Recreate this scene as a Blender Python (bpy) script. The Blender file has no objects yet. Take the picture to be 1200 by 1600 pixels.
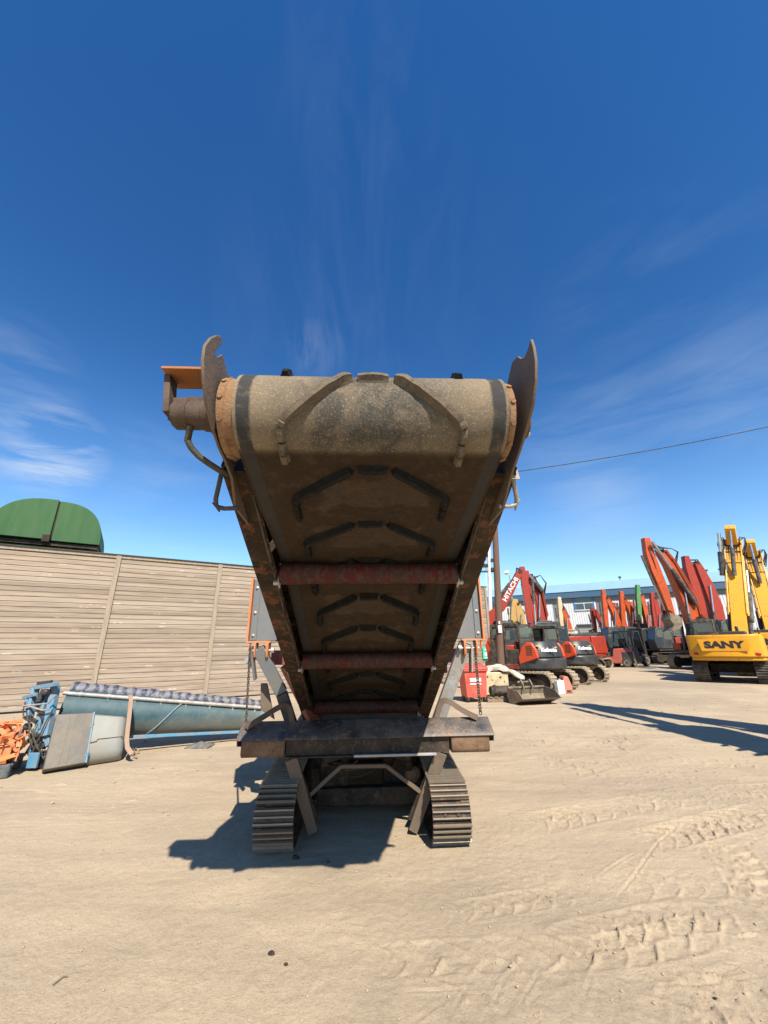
import bpy, bmesh, math, random
import numpy as np
from mathutils import Vector, Matrix, Euler
random.seed(7)
S = bpy.context.scene
COL = S.collection
R = math.radians

# ------------------------------------------------------------------ camera
F_PX, CAM_H, PITCH, ROLL = 620.0, 1.7, R(18.7), R(0.7)
cam_d = bpy.data.cameras.new("camera")
cam = bpy.data.objects.new("camera", cam_d)
COL.objects.link(cam)
cam_d.sensor_fit = 'HORIZONTAL'
cam_d.sensor_width = 27.0
cam_d.lens = 27.0 * F_PX / 1200.0
cam_d.clip_start = 0.05
cam_d.clip_end = 3000
CAM_M = Matrix.Translation((0, 0, CAM_H)) @ Matrix.Rotation(math.pi / 2 + PITCH, 4, 'X') @ Matrix.Rotation(-ROLL, 4, 'Z')
cam.matrix_world = CAM_M
S.camera = cam
CAM_O = Vector((0, 0, CAM_H))

def ray(px, py):
    return CAM_M.to_3x3() @ Vector(((px - 600) / F_PX, (800 - py) / F_PX, -1.0))
def ground(px, py, z=0.0):
    d = ray(px, py); t = (z - CAM_H) / d.z
    return CAM_O + d * t
def onY(px, py, Y):
    d = ray(px, py); return CAM_O + d * (Y / d.y)
def onplane(px, py, p, n):
    d = ray(px, py); n = Vector(n); return CAM_O + d * ((Vector(p) - CAM_O).dot(n) / d.dot(n))

# ------------------------------------------------------------------ scene tags
def tag(o, label=None, cat=None, group=None, kind=None):
    if label: o['label'] = label
    if cat: o['category'] = cat
    if group: o['group'] = group
    if kind: o['kind'] = kind
    return o
def empty(name, loc, rz=0.0, label=None, cat=None, group=None):
    o = bpy.data.objects.new(name, None)
    COL.objects.link(o); o.location = loc; o.rotation_euler = (0, 0, rz)
    o.empty_display_size = 0.3
    return tag(o, label, cat, group)
def copy_tree(o, parent=None):
    c = o.copy(); COL.objects.link(c)
    if parent is not None: c.parent = parent
    for ch in list(o.children): copy_tree(ch, c)
    return c

# ------------------------------------------------------------------ mesh builder
class MB:
    def __init__(s): s.v = []; s.f = []
    def add(s, vs, fs):
        b = len(s.v); s.v += [tuple(v) for v in vs]; s.f += [tuple(i + b for i in f) for f in fs]; return s
    def box(s, c, d, rot=None):
        c = Vector(c); h = Vector(d) / 2
        M = Euler(rot).to_matrix() if rot is not None and not isinstance(rot, Matrix) else rot
        vs = []
        for x in (-1, 1):
            for y in (-1, 1):
                for z in (-1, 1):
                    p = Vector((x * h.x, y * h.y, z * h.z))
                    if M is not None: p = M @ p
                    vs.append(c + p)
        return s.add(vs, [(0, 1, 3, 2), (4, 6, 7, 5), (0, 4, 5, 1), (2, 3, 7, 6), (0, 2, 6, 4), (1, 5, 7, 3)])
    def bar(s, p0, p1, w, h, up=(0, 0, 1), h1=None, w1=None):
        p0 = Vector(p0); p1 = Vector(p1); d = (p1 - p0).normalized()
        side = d.cross(Vector(up))
        if side.length < 1e-4: side = d.cross(Vector((1, 0, 0)))
        side.normalize(); u = side.cross(d)
        vs = []
        for p, hh, ww in ((p0, h, w), (p1, h1 or h, w1 or w)):
            for a, b in ((-1, -1), (1, -1), (1, 1), (-1, 1)):
                vs.append(p + side * (a * ww / 2) + u * (b * hh / 2))
        return s.add(vs, [(3, 2, 1, 0), (4, 5, 6, 7), (0, 1, 5, 4), (1, 2, 6, 5), (2, 3, 7, 6), (3, 0, 4, 7)])
    def tube(s, pts, r, n=12, caps=True, closed=False):
        pts = [Vector(p) for p in pts]; m = len(pts)
        rs = list(r) if isinstance(r, (list, tuple)) else [r] * m
        prev = None; vs = []
        for i, p in enumerate(pts):
            if closed: d = (pts[(i + 1) % m] - pts[i - 1])
            elif i == 0: d = pts[1] - pts[0]
            elif i == m - 1: d = pts[-1] - pts[-2]
            else: d = (pts[i + 1] - p).normalized() + (p - pts[i - 1]).normalized()
            if d.length < 1e-9: d = Vector((0, 0, 1))
            d.normalize()
            if prev is None:
                a = d.cross(Vector((0, 0, 1)))
                if a.length < 0.05: a = d.cross(Vector((1, 0, 0)))
            else:
                a = prev - d * prev.dot(d)
                if a.length < 1e-6: a = d.cross(Vector((0, 0, 1)))
            a.normalize(); prev = a; b = d.cross(a)
            for k in range(n):
                t = 2 * math.pi * k / n
                vs.append(p + (a * math.cos(t) + b * math.sin(t)) * rs[i])
        fs = []
        for i in range(m if closed else m - 1):
            j = (i + 1) % m
            for k in range(n):
                l = (k + 1) % n
                fs.append((i * n + k, i * n + l, j * n + l, j * n + k))
        if caps and not closed:
            fs.append(tuple(range(n - 1, -1, -1))); fs.append(tuple((m - 1) * n + k for k in range(n)))
        return s.add(vs, fs)
    def lathe(s, prof, p0, axis, n=24):
        """prof: (distance along axis, radius) list"""
        p0 = Vector(p0); ax = Vector(axis).normalized()
        a = ax.cross(Vector((0, 0, 1)))
        if a.length < 0.05: a = ax.cross(Vector((0, 1, 0)))
        a.normalize(); b = ax.cross(a); vs = []; m = len(prof)
        for t, r in prof:
            for k in range(n):
                an = 2 * math.pi * k / n
                vs.append(p0 + ax * t + (a * math.cos(an) + b * math.sin(an)) * max(r, 1e-4))
        fs = []
        for i in range(m - 1):
            for k in range(n):
                l = (k + 1) % n
                fs.append((i * n + k, i * n + l, (i + 1) * n + l, (i + 1) * n + k))
        fs.append(tuple(range(n - 1, -1, -1))); fs.append(tuple((m - 1) * n + k for k in range(n)))
        return s.add(vs, fs)
    def prism(s, poly, fn, a0, a1):
        """poly of 2-d points, fn(a, b, depth) -> xyz, extruded between depths a0 and a1"""
        n = len(poly)
        vs = [fn(p[0], p[1], a0) for p in poly] + [fn(p[0], p[1], a1) for p in poly]
        fs = [tuple(range(n - 1, -1, -1)), tuple(range(n, 2 * n))]
        for i in range(n):
            j = (i + 1) % n; fs.append((i, j, n + j, n + i))
        return s.add(vs, fs)
    def px(s, poly, x0, x1): return s.prism(poly, lambda a, b, d: (d, a, b), x0, x1)   # outline in (y,z)
    def pz(s, poly, z0, z1): return s.prism(poly, lambda a, b, d: (a, b, d), z0, z1)   # outline in (x,y)
    def py(s, poly, y0, y1): return s.prism(poly, lambda a, b, d: (a, d, b), y0, y1)   # outline in (x,z)
    def build(s, name, mat, parent=None, bevel=0.0, smooth=35, off=None, seg=2, label=None):
        me = bpy.data.meshes.new(name)
        vs = s.v if off is None else [(v[0] + off[0], v[1] + off[1], v[2] + off[2]) for v in s.v]
        me.from_pydata(vs, [], s.f); me.validate(); me.update()
        bm = bmesh.new(); bm.from_mesh(me); bmesh.ops.recalc_face_normals(bm, faces=bm.faces); bm.to_mesh(me); bm.free()
        if mat: me.materials.append(mat)
        if smooth:
            me.polygons.foreach_set('use_smooth', [True] * len(me.polygons))
            me.set_sharp_from_angle(angle=R(smooth))
        o = bpy.data.objects.new(name, me); COL.objects.link(o)
        if parent is not None: o.parent = parent
        if bevel:
            b = o.modifiers.new('bevel', 'BEVEL'); b.width = bevel; b.segments = seg; b.limit_method = 'ANGLE'; b.angle_limit = R(40)
        if label: o['label'] = label
        return o

def arc(c, r, a0, a1, n):
    return [(c[0] + r * math.cos(R(a0 + (a1 - a0) * i / n)), c[1] + r * math.sin(R(a0 + (a1 - a0) * i / n))) for i in range(n + 1)]

def text_part(body, name, mat, parent, size, M, extrude=0.004, sx=1.0, bold=0.0, kind='FONT', spacing=1.0):
    cu = bpy.data.curves.new('lettering', 'FONT'); cu.body = body; cu.size = size; cu.extrude = extrude
    cu.align_x = 'CENTER'; cu.align_y = 'CENTER'; cu.offset = bold; cu.resolution_u = 3; cu.space_character = spacing
    t = bpy.data.objects.new('lettering', cu); COL.objects.link(t)
    dg = bpy.context.evaluated_depsgraph_get()
    me = bpy.data.meshes.new_from_object(t.evaluated_get(dg))
    bpy.data.objects.remove(t); bpy.data.curves.remove(cu)
    me.transform(M @ Matrix.Diagonal((sx, 1, 1, 1))); me.name = name
    me.materials.clear(); me.materials.append(mat)
    o = bpy.data.objects.new(name, me); COL.objects.link(o); o.parent = parent
    return o
def frame(origin, xdir, ydir):
    x = Vector(xdir).normalized(); y = Vector(ydir); y = (y - x * y.dot(x)).normalized(); z = x.cross(y)
    M = Matrix((x, y, z)).transposed().to_4x4(); M.translation = Vector(origin); return M

# ------------------------------------------------------------------ materials
def new_mat(name):
    m = bpy.data.materials.new(name); m.use_nodes = True
    nt = m.node_tree; nt.nodes.clear()
    out = nt.nodes.new('ShaderNodeOutputMaterial'); b = nt.nodes.new('ShaderNodeBsdfPrincipled')
    nt.links.new(b.outputs[0], out.inputs[0])
    return m, nt, b
class NT:
    """small helper for wiring nodes"""
    def __init__(s, nt): s.nt = nt
    def n(s, t, **kw):
        o = s.nt.nodes.new(t)
        for k, v in kw.items(): setattr(o, k, v)
        return o
    def l(s, a, b): s.nt.links.new(a, b)
    def coord(s, scale=(1, 1, 1), loc=(0, 0, 0), rot=(0, 0, 0)):
        tc = s.n('ShaderNodeTexCoord'); mp = s.n('ShaderNodeMapping')
        mp.inputs['Scale'].default_value = scale; mp.inputs['Location'].default_value = loc; mp.inputs['Rotation'].default_value = rot
        s.l(tc.outputs['Object'], mp.inputs[0]); return mp.outputs[0]
    def noise(s, vec, scale, detail=6, rough=0.6, dist=0.0):
        o = s.n('ShaderNodeTexNoise'); o.inputs['Scale'].default_value = scale; o.inputs['Detail'].default_value = detail
        o.inputs['Roughness'].default_value = rough; o.inputs['Distortion'].default_value = dist
        s.l(vec, o.inputs['Vector']); return o.outputs['Fac']
    def ramp(s, fac, stops):
        o = s.n('ShaderNodeValToRGB'); e = o.color_ramp.elements
        while len(e) < len(stops): e.new(0.5)
        for k, (p, c) in enumerate(stops):
            e[k].position = p; e[k].color = (*c, 1) if len(c) == 3 else c
        s.l(fac, o.inputs[0]); return o.outputs[0]
    def step(s, fac, lo, hi):
        o = s.n('ShaderNodeMapRange'); o.inputs[1].default_value = lo; o.inputs[2].default_value = hi; o.clamp = True
        s.l(fac, o.inputs[0]); return o.outputs[0]
    def mix(s, fac, a, b):
        o = s.n('ShaderNodeMix', data_type='RGBA')
        if hasattr(fac, 'node'): s.l(fac, o.inputs[0])
        else: o.inputs[0].default_value = fac
        for i, c in ((6, a), (7, b)):
            if hasattr(c, 'node'): s.l(c, o.inputs[i])
            else: o.inputs[i].default_value = (*c, 1)
        return o.outputs[2]
    def math(s, op, a, b=None):
        o = s.n('ShaderNodeMath', operation=op)
        for i, c in ((0, a), (1, b)):
            if c is None: continue
            if hasattr(c, 'node'): s.l(c, o.inputs[i])
            else: o.inputs[i].default_value = c
        return o.outputs[0]
    def bump(s, h, strength, dist, b, prev=None):
        o = s.n('ShaderNodeBump'); o.inputs['Strength'].default_value = strength; o.inputs['Distance'].default_value = dist
        s.l(h, o.inputs['Height'])
        if prev is not None: s.l(prev, o.inputs['Normal'])
        if b is not None: s.l(o.outputs[0], b.inputs['Normal'])
        return o.outputs[0]

def wear(name, base, second=None, dirt=(0.30, 0.24, 0.16), dirt_amt=0.35, rough=0.5, metal=0.0, scale=3.0, bump=0.15, spots=None, spot_amt=0.5, stretch=(1, 1, 1)):
    """painted or bare surface with tone drift, dust and worn-through spots"""
    m, nt, b = new_mat(name); k = NT(nt)
    oi = k.n('ShaderNodeObjectInfo')
    tc = k.coord(stretch)
    add = k.n('ShaderNodeVectorMath', operation='ADD'); k.l(tc, add.inputs[0])
    mul = k.n('ShaderNodeVectorMath', operation='SCALE'); mul.inputs[0].default_value = (7.3, 3.1, 5.7); k.l(oi.outputs['Random'], mul.inputs['Scale'])
    k.l(mul.outputs[0], add.inputs[1]); v = add.outputs[0]
    n1 = k.noise(v, scale, 5, 0.6)
    n2 = k.noise(v, scale * 3.7, 8, 0.7, 0.3)
    n3 = k.noise(v, scale * 14, 6, 0.7)
    c = k.mix(k.step(n1, 0.35, 0.7), base, second or tuple(x * 0.78 for x in base))
    if spots:
        c = k.mix(k.math('MULTIPLY', k.step(n2, 0.62 - 0.2 * spot_amt, 0.68 - 0.2 * spot_amt), 0.9), c, spots)
    dm = k.math('MULTIPLY', k.step(k.math('ADD', n1, k.math('MULTIPLY', n3, 0.6)), 0.62, 1.0), min(1.0, dirt_amt * 1.6))
    c = k.mix(dm, c, dirt)
    k.l(c, b.inputs['Base Color'])
    b.inputs['Metallic'].default_value = metal
    if rough > 0.5 and not metal: b.inputs['Specular IOR Level'].default_value = 0.2
    r = k.math('ADD', k.math('MULTIPLY', n2, 0.35), rough - 0.17)
    k.l(k.math('ADD', r, k.math('MULTIPLY', dm, 0.3)), b.inputs['Roughness'])
    if bump: k.bump(k.math('ADD', n3, n2), bump, 0.01, b)
    return m

M = {}
M['beam_steel'] = wear('worn_beam_steel', (0.022, 0.024, 0.030), (0.065, 0.066, 0.07), (0.22, 0.16, 0.11), 0.3, 0.45, 0.3, 4, 0.25, (0.17, 0.095, 0.06), 0.42)
M['rust_brown'] = wear('rust_brown_steel', (0.105, 0.055, 0.032), (0.16, 0.088, 0.05), (0.27, 0.19, 0.12), 0.28, 0.8, 0.0, 4, 0.5, (0.09, 0.04, 0.025), 0.4)
M['motor_brown'] = wear('dark_motor_casting', (0.050, 0.034, 0.026), (0.075, 0.05, 0.037), (0.2, 0.14, 0.1), 0.2, 0.6, 0, 5, 0.4)
M['guard_rust'] = wear('orange_rust_bar', (0.40, 0.155, 0.05), (0.28, 0.10, 0.035), (0.4, 0.24, 0.13), 0.25, 0.85, 0, 6, 0.5)
M['rust_orange'] = wear('bright_rust', (0.24, 0.125, 0.06), (0.17, 0.08, 0.038), (0.36, 0.25, 0.15), 0.4, 0.85, 0, 7, 0.6, (0.14, 0.06, 0.03), 0.45)
M['frame_brown'] = wear('mud_coated_frame', (0.014, 0.0095, 0.006), (0.025, 0.017, 0.0105), (0.10, 0.07, 0.045), 0.25, 0.75, 0, 3, 0.4, (0.13, 0.05, 0.025), 0.5)
M['plate'] = wear('grey_brown_plate', (0.125, 0.095, 0.07), (0.085, 0.06, 0.044), (0.25, 0.19, 0.13), 0.3, 0.7, 0.2, 5, 0.4, (0.17, 0.08, 0.04), 0.4)
M['red_roller'] = wear('worn_red_paint', (0.085, 0.004, 0.0035), (0.03, 0.0035, 0.0035), (0.06, 0.042, 0.032), 0.4, 0.55, 0, 5, 0.3, (0.06, 0.038, 0.030), 0.62, (1.6, 1, 1))
M['red_paint'] = wear('red_paint', (0.20, 0.014, 0.010), None, (0.3, 0.2, 0.14), 0.3, 0.5, 0, 3, 0.15, (0.1, 0.03, 0.02), 0.15)
M['black_steel'] = wear('black_painted_steel', (0.012, 0.014, 0.02), (0.022, 0.025, 0.034), (0.16, 0.125, 0.085), 0.22, 0.42, 0.2, 4, 0.2, (0.10, 0.05, 0.03), 0.25)
M['dark_steel'] = wear('dark_greasy_steel', (0.014, 0.012, 0.010), (0.026, 0.02, 0.015), (0.11, 0.08, 0.055), 0.25, 0.6, 0.0, 5, 0.4, (0.09, 0.05, 0.03), 0.4)
M['galv'] = wear('galvanised_steel', (0.40, 0.41, 0.42), (0.29, 0.30, 0.31), (0.33, 0.26, 0.18), 0.45, 0.5, 0.35, 9, 0.25, (0.2, 0.14, 0.1), 0.3)
M['grey_paint'] = wear('grey_paint', (0.125, 0.14, 0.15), (0.10, 0.115, 0.125), (0.26, 0.21, 0.15), 0.25, 0.45, 0.0, 4, 0.1)
M['dark_grey'] = wear('dark_grey_paint', (0.020, 0.022, 0.025), (0.028, 0.031, 0.035), (0.16, 0.13, 0.09), 0.16, 0.4, 0.0, 3, 0.1)
M['navy'] = wear('navy_paint', (0.016, 0.02, 0.045), None, (0.2, 0.16, 0.1), 0.3, 0.5, 0, 4, 0.2)
M['orange_paint'] = wear('orange_paint', (0.62, 0.17, 0.035), (0.5, 0.13, 0.03), (0.4, 0.28, 0.18), 0.3, 0.5, 0, 5, 0.15, (0.18, 0.09, 0.05), 0.15)
M['chain'] = wear('chain_steel', (0.05, 0.04, 0.033), (0.09, 0.065, 0.05), (0.2, 0.15, 0.1), 0.3, 0.6, 0.5, 20, 0.2)
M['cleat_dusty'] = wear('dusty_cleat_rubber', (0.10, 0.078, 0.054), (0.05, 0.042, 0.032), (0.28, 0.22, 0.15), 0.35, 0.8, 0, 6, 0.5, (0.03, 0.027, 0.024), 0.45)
M['grouser'] = wear('worn_grouser_steel', (0.26, 0.21, 0.155), (0.17, 0.135, 0.10), (0.28, 0.22, 0.15), 0.3, 0.45, 0.4, 9, 0.2)
M['track_steel'] = wear('track_steel', (0.042, 0.031, 0.023), (0.028, 0.021, 0.016), (0.16, 0.12, 0.08), 0.25, 0.5, 0.45, 6, 0.35, (0.16, 0.085, 0.045), 0.35)
M['bolt'] = wear('zinc_bolt', (0.5, 0.5, 0.48), None, (0.3, 0.24, 0.17), 0.3, 0.4, 0.7, 20, 0.1)
M['rubber'] = wear('black_rubber', (0.014, 0.014, 0.015), (0.026, 0.025, 0.024), (0.2, 0.16, 0.11), 0.35, 0.6, 0, 8, 0.3)
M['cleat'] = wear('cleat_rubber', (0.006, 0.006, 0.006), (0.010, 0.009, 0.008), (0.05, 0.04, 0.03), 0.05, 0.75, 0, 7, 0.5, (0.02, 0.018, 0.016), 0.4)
M['cream'] = wear('cream_paint', (0.62, 0.50, 0.30), (0.55, 0.43, 0.25), (0.3, 0.24, 0.16), 0.35, 0.6, 0, 4, 0.2, (0.2, 0.12, 0.07), 0.2)
M['white'] = wear('white_plastic', (0.75, 0.75, 0.73), None, (0.4, 0.33, 0.24), 0.25, 0.5, 0, 4, 0.05)
M['white_letter'] = wear('white_lettering', (0.8, 0.8, 0.8), None, dirt_amt=0.05, rough=0.5, bump=0)
M['black_letter'] = wear('black_lettering', (0.012, 0.012, 0.014), None, dirt_amt=0.05, rough=0.5, bump=0)
M['yellow'] = wear('machine_yellow', (0.74, 0.335, 0.005), (0.66, 0.285, 0.005), (0.5, 0.3, 0.1), 0.1, 0.42, 0, 2, 0.08, (0.25, 0.12, 0.03), 0.15)
M['yellow_worn'] = wear('worn_machine_yellow', (0.52, 0.29, 0.035), (0.42, 0.22, 0.03), (0.35, 0.27, 0.17), 0.5, 0.5, 0, 3, 0.2, (0.12, 0.08, 0.05), 0.3)
M['hoist_orange'] = wear('machine_orange', (0.54, 0.076, 0.007), (0.38, 0.046, 0.006), (0.30, 0.13, 0.06), 0.12, 0.4, 0, 3, 0.12, (0.10, 0.035, 0.02), 0.42)
M['hoist_red'] = wear('machine_red_orange', (0.36, 0.022, 0.006), (0.24, 0.014, 0.005), (0.28, 0.10, 0.05), 0.12, 0.4, 0, 3, 0.12, (0.09, 0.02, 0.012), 0.4)
M['panel_red'] = wear('panel_red_orange', (0.66, 0.060, 0.010), None, (0.4, 0.28, 0.2), 0.08, 0.35, 0, 3, 0.05)
M['green_arm'] = wear('green_arm_paint', (0.02, 0.22, 0.04), None, (0.3, 0.26, 0.17), 0.3, 0.45, 0, 3, 0.15)
M['green_hood'] = wear('green_hood_paint', (0.032, 0.098, 0.034), (0.036, 0.104, 0.037), (0.10, 0.14, 0.075), 0.2, 0.55, 0, 1.2, 0.15, stretch=(3, 3, 0.5))
M['blue_frame'] = wear('sky_blue_paint', (0.042, 0.25, 0.43), (0.03, 0.17, 0.32), (0.3, 0.27, 0.2), 0.45, 0.5, 0, 5, 0.2, (0.05, 0.05, 0.05), 0.25)
M['box_grey'] = wear('brown_grey_panel', (0.088, 0.081, 0.068), (0.075, 0.068, 0.058), (0.26, 0.21, 0.15), 0.3, 0.5, 0.1, 4, 0.15)
M['box_light'] = wear('light_grey_plastic', (0.235, 0.25, 0.235), (0.21, 0.22, 0.205), (0.28, 0.23, 0.165), 0.3, 0.5, 0, 3, 0.08)
M['strap'] = wear('brown_webbing', (0.34, 0.235, 0.17), (0.27, 0.18, 0.13), dirt_amt=0.3, rough=0.85, scale=9)
M['orange_web'] = wear('orange_webbing', (0.78, 0.19, 0.05), (0.62, 0.13, 0.035), (0.5, 0.33, 0.2), 0.4, 0.8, 0, 9, 0.4)
M['blue_web'] = wear('blue_webbing', (0.06, 0.11, 0.32), None, dirt_amt=0.3, rough=0.8, scale=9)
M['pallet_blue'] = wear('slate_blue_steel', (0.05, 0.075, 0.1), None, dirt_amt=0.4, rough=0.6)
M['pole_wood'] = wear('creosoted_pole', (0.125, 0.07, 0.048), (0.085, 0.047, 0.034), (0.22, 0.14, 0.1), 0.4, 0.85, 0, 6, 0.6, stretch=(6, 6, 0.4))
M['wood_raw'] = wear('raw_timber', (0.2, 0.15, 0.1), (0.14, 0.1, 0.07), dirt_amt=0.4, rough=0.85, scale=6)
M['bin_red'] = wear('red_bin_plastic', (0.62, 0.055, 0.035), (0.54, 0.045, 0.03), (0.45, 0.26, 0.18), 0.25, 0.5, 0, 3, 0.05)
M['sheet'] = wear('pale_cloth', (0.6, 0.55, 0.47), (0.5, 0.44, 0.36), dirt_amt=0.4, rough=0.9, scale=8, bump=0.4)
M['rag'] = wear('slate_cloth', (0.09, 0.11, 0.13), (0.06, 0.07, 0.09), dirt_amt=0.4, rough=0.9, scale=12, bump=0.5)
M['bucket'] = wear('bucket_steel', (0.15, 0.128, 0.095), (0.10, 0.082, 0.06), (0.38, 0.31, 0.21), 0.5, 0.5, 0.4, 5, 0.3)
M['mud_track'] = wear('muddy_track', (0.33, 0.26, 0.18), (0.25, 0.195, 0.135), (0.42, 0.34, 0.24), 0.5, 0.9, 0, 6, 0.7, (0.05, 0.045, 0.04), 0.35)
M['dark_track'] = wear('dark_track', (0.03, 0.027, 0.025), (0.05, 0.042, 0.035), (0.26, 0.21, 0.15), 0.45, 0.7, 0.2, 6, 0.5)
M['clad_white'] = wear('white_cladding', (0.62, 0.63, 0.63), (0.56, 0.57, 0.58), (0.4, 0.36, 0.3), 0.2, 0.5, 0, 0.5, 0.05)
M['clad_grey'] = wear('grey_cladding', (0.15, 0.16, 0.175), (0.13, 0.14, 0.155), dirt_amt=0.15, rough=0.5, scale=0.5, bump=0.05)
M['eave_blue'] = wear('blue_fascia', (0.03, 0.10, 0.19), None, dirt_amt=0.1, rough=0.45, scale=0.5, bump=0)
M['roof_pale'] = wear('pale_blue_roof', (0.29, 0.50, 0.64), (0.26, 0.46, 0.60), dirt_amt=0.1, rough=0.5, scale=0.4, bump=0)
M['win_blue'] = wear('blue_window_frame', (0.03, 0.15, 0.32), None, dirt_amt=0.05, rough=0.4, bump=0)
M['shutter'] = wear('grey_shutter', (0.30, 0.33, 0.31), None, dirt_amt=0.2, rough=0.5, stretch=(0.2, 0.2, 6))
M['sign_green'] = wear('green_sign', (0.04, 0.50, 0.30), (0.05, 0.55, 0.34), dirt_amt=0.05, rough=0.5, bump=0)
M['yellow_sticker'] = wear('yellow_sticker', (0.75, 0.6, 0.03), None, dirt_amt=0.05, rough=0.5, bump=0)
M['hydraulic'] = wear('dark_cylinder', (0.028, 0.032, 0.042), (0.04, 0.045, 0.06), (0.3, 0.24, 0.16), 0.3, 0.4, 0.3, 5, 0.1)
M['rod'] = wear('chrome_rod', (0.6, 0.6, 0.62), None, dirt_amt=0.2, rough=0.2, metal=0.9, bump=0)
M['lamp_red'] = wear('red_lens', (0.4, 0.015, 0.012), None, dirt_amt=0.05, rough=0.25, bump=0)
M['hivis'] = wear('yellow_green_strap', (0.55, 0.68, 0.06), None, dirt_amt=0.1, rough=0.7)
M['pink'] = wear('faded_red_plastic', (0.58, 0.19, 0.14), (0.5, 0.15, 0.11), dirt_amt=0.3, rough=0.6)
M['brick_red'] = wear('forklift_red', (0.42, 0.05, 0.035), None, dirt_amt=0.25, rough=0.4)

m, nt, b = new_mat('tinted_glass'); b.inputs['Base Color'].default_value = (0.035, 0.05, 0.058, 1); b.inputs['Roughness'].default_value = 0.06
b.inputs['Metallic'].default_value = 0.0; b.inputs['Coat Weight'].default_value = 0.6; b.inputs['Coat Roughness'].default_value = 0.03; M['glass'] = m

# weathered fence boards
def fence_mat():
    m, nt, b = new_mat('weathered_boards'); k = NT(nt)
    tc = k.n('ShaderNodeTexCoord'); oi = k.n('ShaderNodeObjectInfo')
    sep = k.n('ShaderNodeSeparateXYZ'); k.l(tc.outputs['Object'], sep.inputs[0])
    row = k.math('FLOOR', k.math('DIVIDE', sep.outputs[2], BOARD_H))
    wn = k.n('ShaderNodeTexWhiteNoise', noise_dimensions='2D')
    cmb = k.n('ShaderNodeCombineXYZ'); k.l(row, cmb.inputs[0]); k.l(k.math('MULTIPLY', oi.outputs['Random'], 91.0), cmb.inputs[1])
    k.l(cmb.outputs[0], wn.inputs['Vector'])
    off = k.n('ShaderNodeCombineXYZ')
    k.l(k.math('ADD', sep.outputs[0], k.math('MULTIPLY', wn.outputs['Value'], 40)), off.inputs[0])
    k.l(k.math('MULTIPLY', wn.outputs['Value'], 17), off.inputs[1]); k.l(sep.outputs[2], off.inputs[2])
    mp = k.n('ShaderNodeMapping'); mp.inputs['Scale'].default_value = (0.45, 1, 11); k.l(off.outputs[0], mp.inputs[0])
    grain = k.noise(mp.outputs[0], 2.2, 7, 0.62, 0.35)
    mp2 = k.n('ShaderNodeMapping'); mp2.inputs['Scale'].default_value = (1.0, 1, 2.4); k.l(off.outputs[0], mp2.inputs[0])
    patch = k.noise(mp2.outputs[0], 1.1, 5, 0.6, 0.4)
    vor = k.n('ShaderNodeTexVoronoi'); vor.inputs['Scale'].default_value = 1.9; vor.inputs['Randomness'].default_value = 1.0
    mp3 = k.n('ShaderNodeMapping'); mp3.inputs['Scale'].default_value = (0.62, 1, 3.0); k.l(off.outputs[0], mp3.inputs[0]); k.l(mp3.outputs[0], vor.inputs['Vector'])
    knot = k.math('SUBTRACT', 1.0, k.step(vor.outputs['Distance'], 0.02, 0.085))
    ring = k.math('SUBTRACT', 1.0, k.step(k.math('ABSOLUTE', k.math('SUBTRACT', vor.outputs['Distance'], 0.12)), 0.0, 0.05))
    c = k.ramp(grain, [(0.25, (0.15, 0.112, 0.080)), (0.48, (0.290, 0.225, 0.165)), (0.74, (0.39, 0.312, 0.232))])
    c = k.mix(k.math('MULTIPLY', k.step(patch, 0.5, 0.75), 0.6), c, (0.235, 0.195, 0.155))
    c = k.mix(k.math('MULTIPLY', k.step(wn.outputs['Value'], 0.45, 1.0), 0.62), c, (0.185, 0.145, 0.11))
    c = k.mix(k.math('MULTIPLY', k.step(wn.outputs['Value'], 0.35, 0.0), 0.5), c, (0.375, 0.315, 0.25))
    c = k.mix(k.math('MULTIPLY', k.math('MULTIPLY', ring, k.step(grain, 0.36, 0.55)), 0.65), c, (0.64, 0.53, 0.40))
    c = k.mix(k.math('MULTIPLY', knot, 0.75), c, (0.13, 0.075, 0.04))
    k.l(c, b.inputs['Base Color']); b.inputs['Roughness'].default_value = 0.85
    k.bump(grain, 0.35, 0.012, b); return m
BOARD_H = 0.155
M['boards'] = fence_mat()
M['fence_post'] = wear('pale_post_timber', (0.335, 0.275, 0.205), (0.26, 0.21, 0.158), (0.25, 0.2, 0.14), 0.3, 0.85, 0, 3, 0.3, stretch=(6, 6, 0.6))

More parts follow.
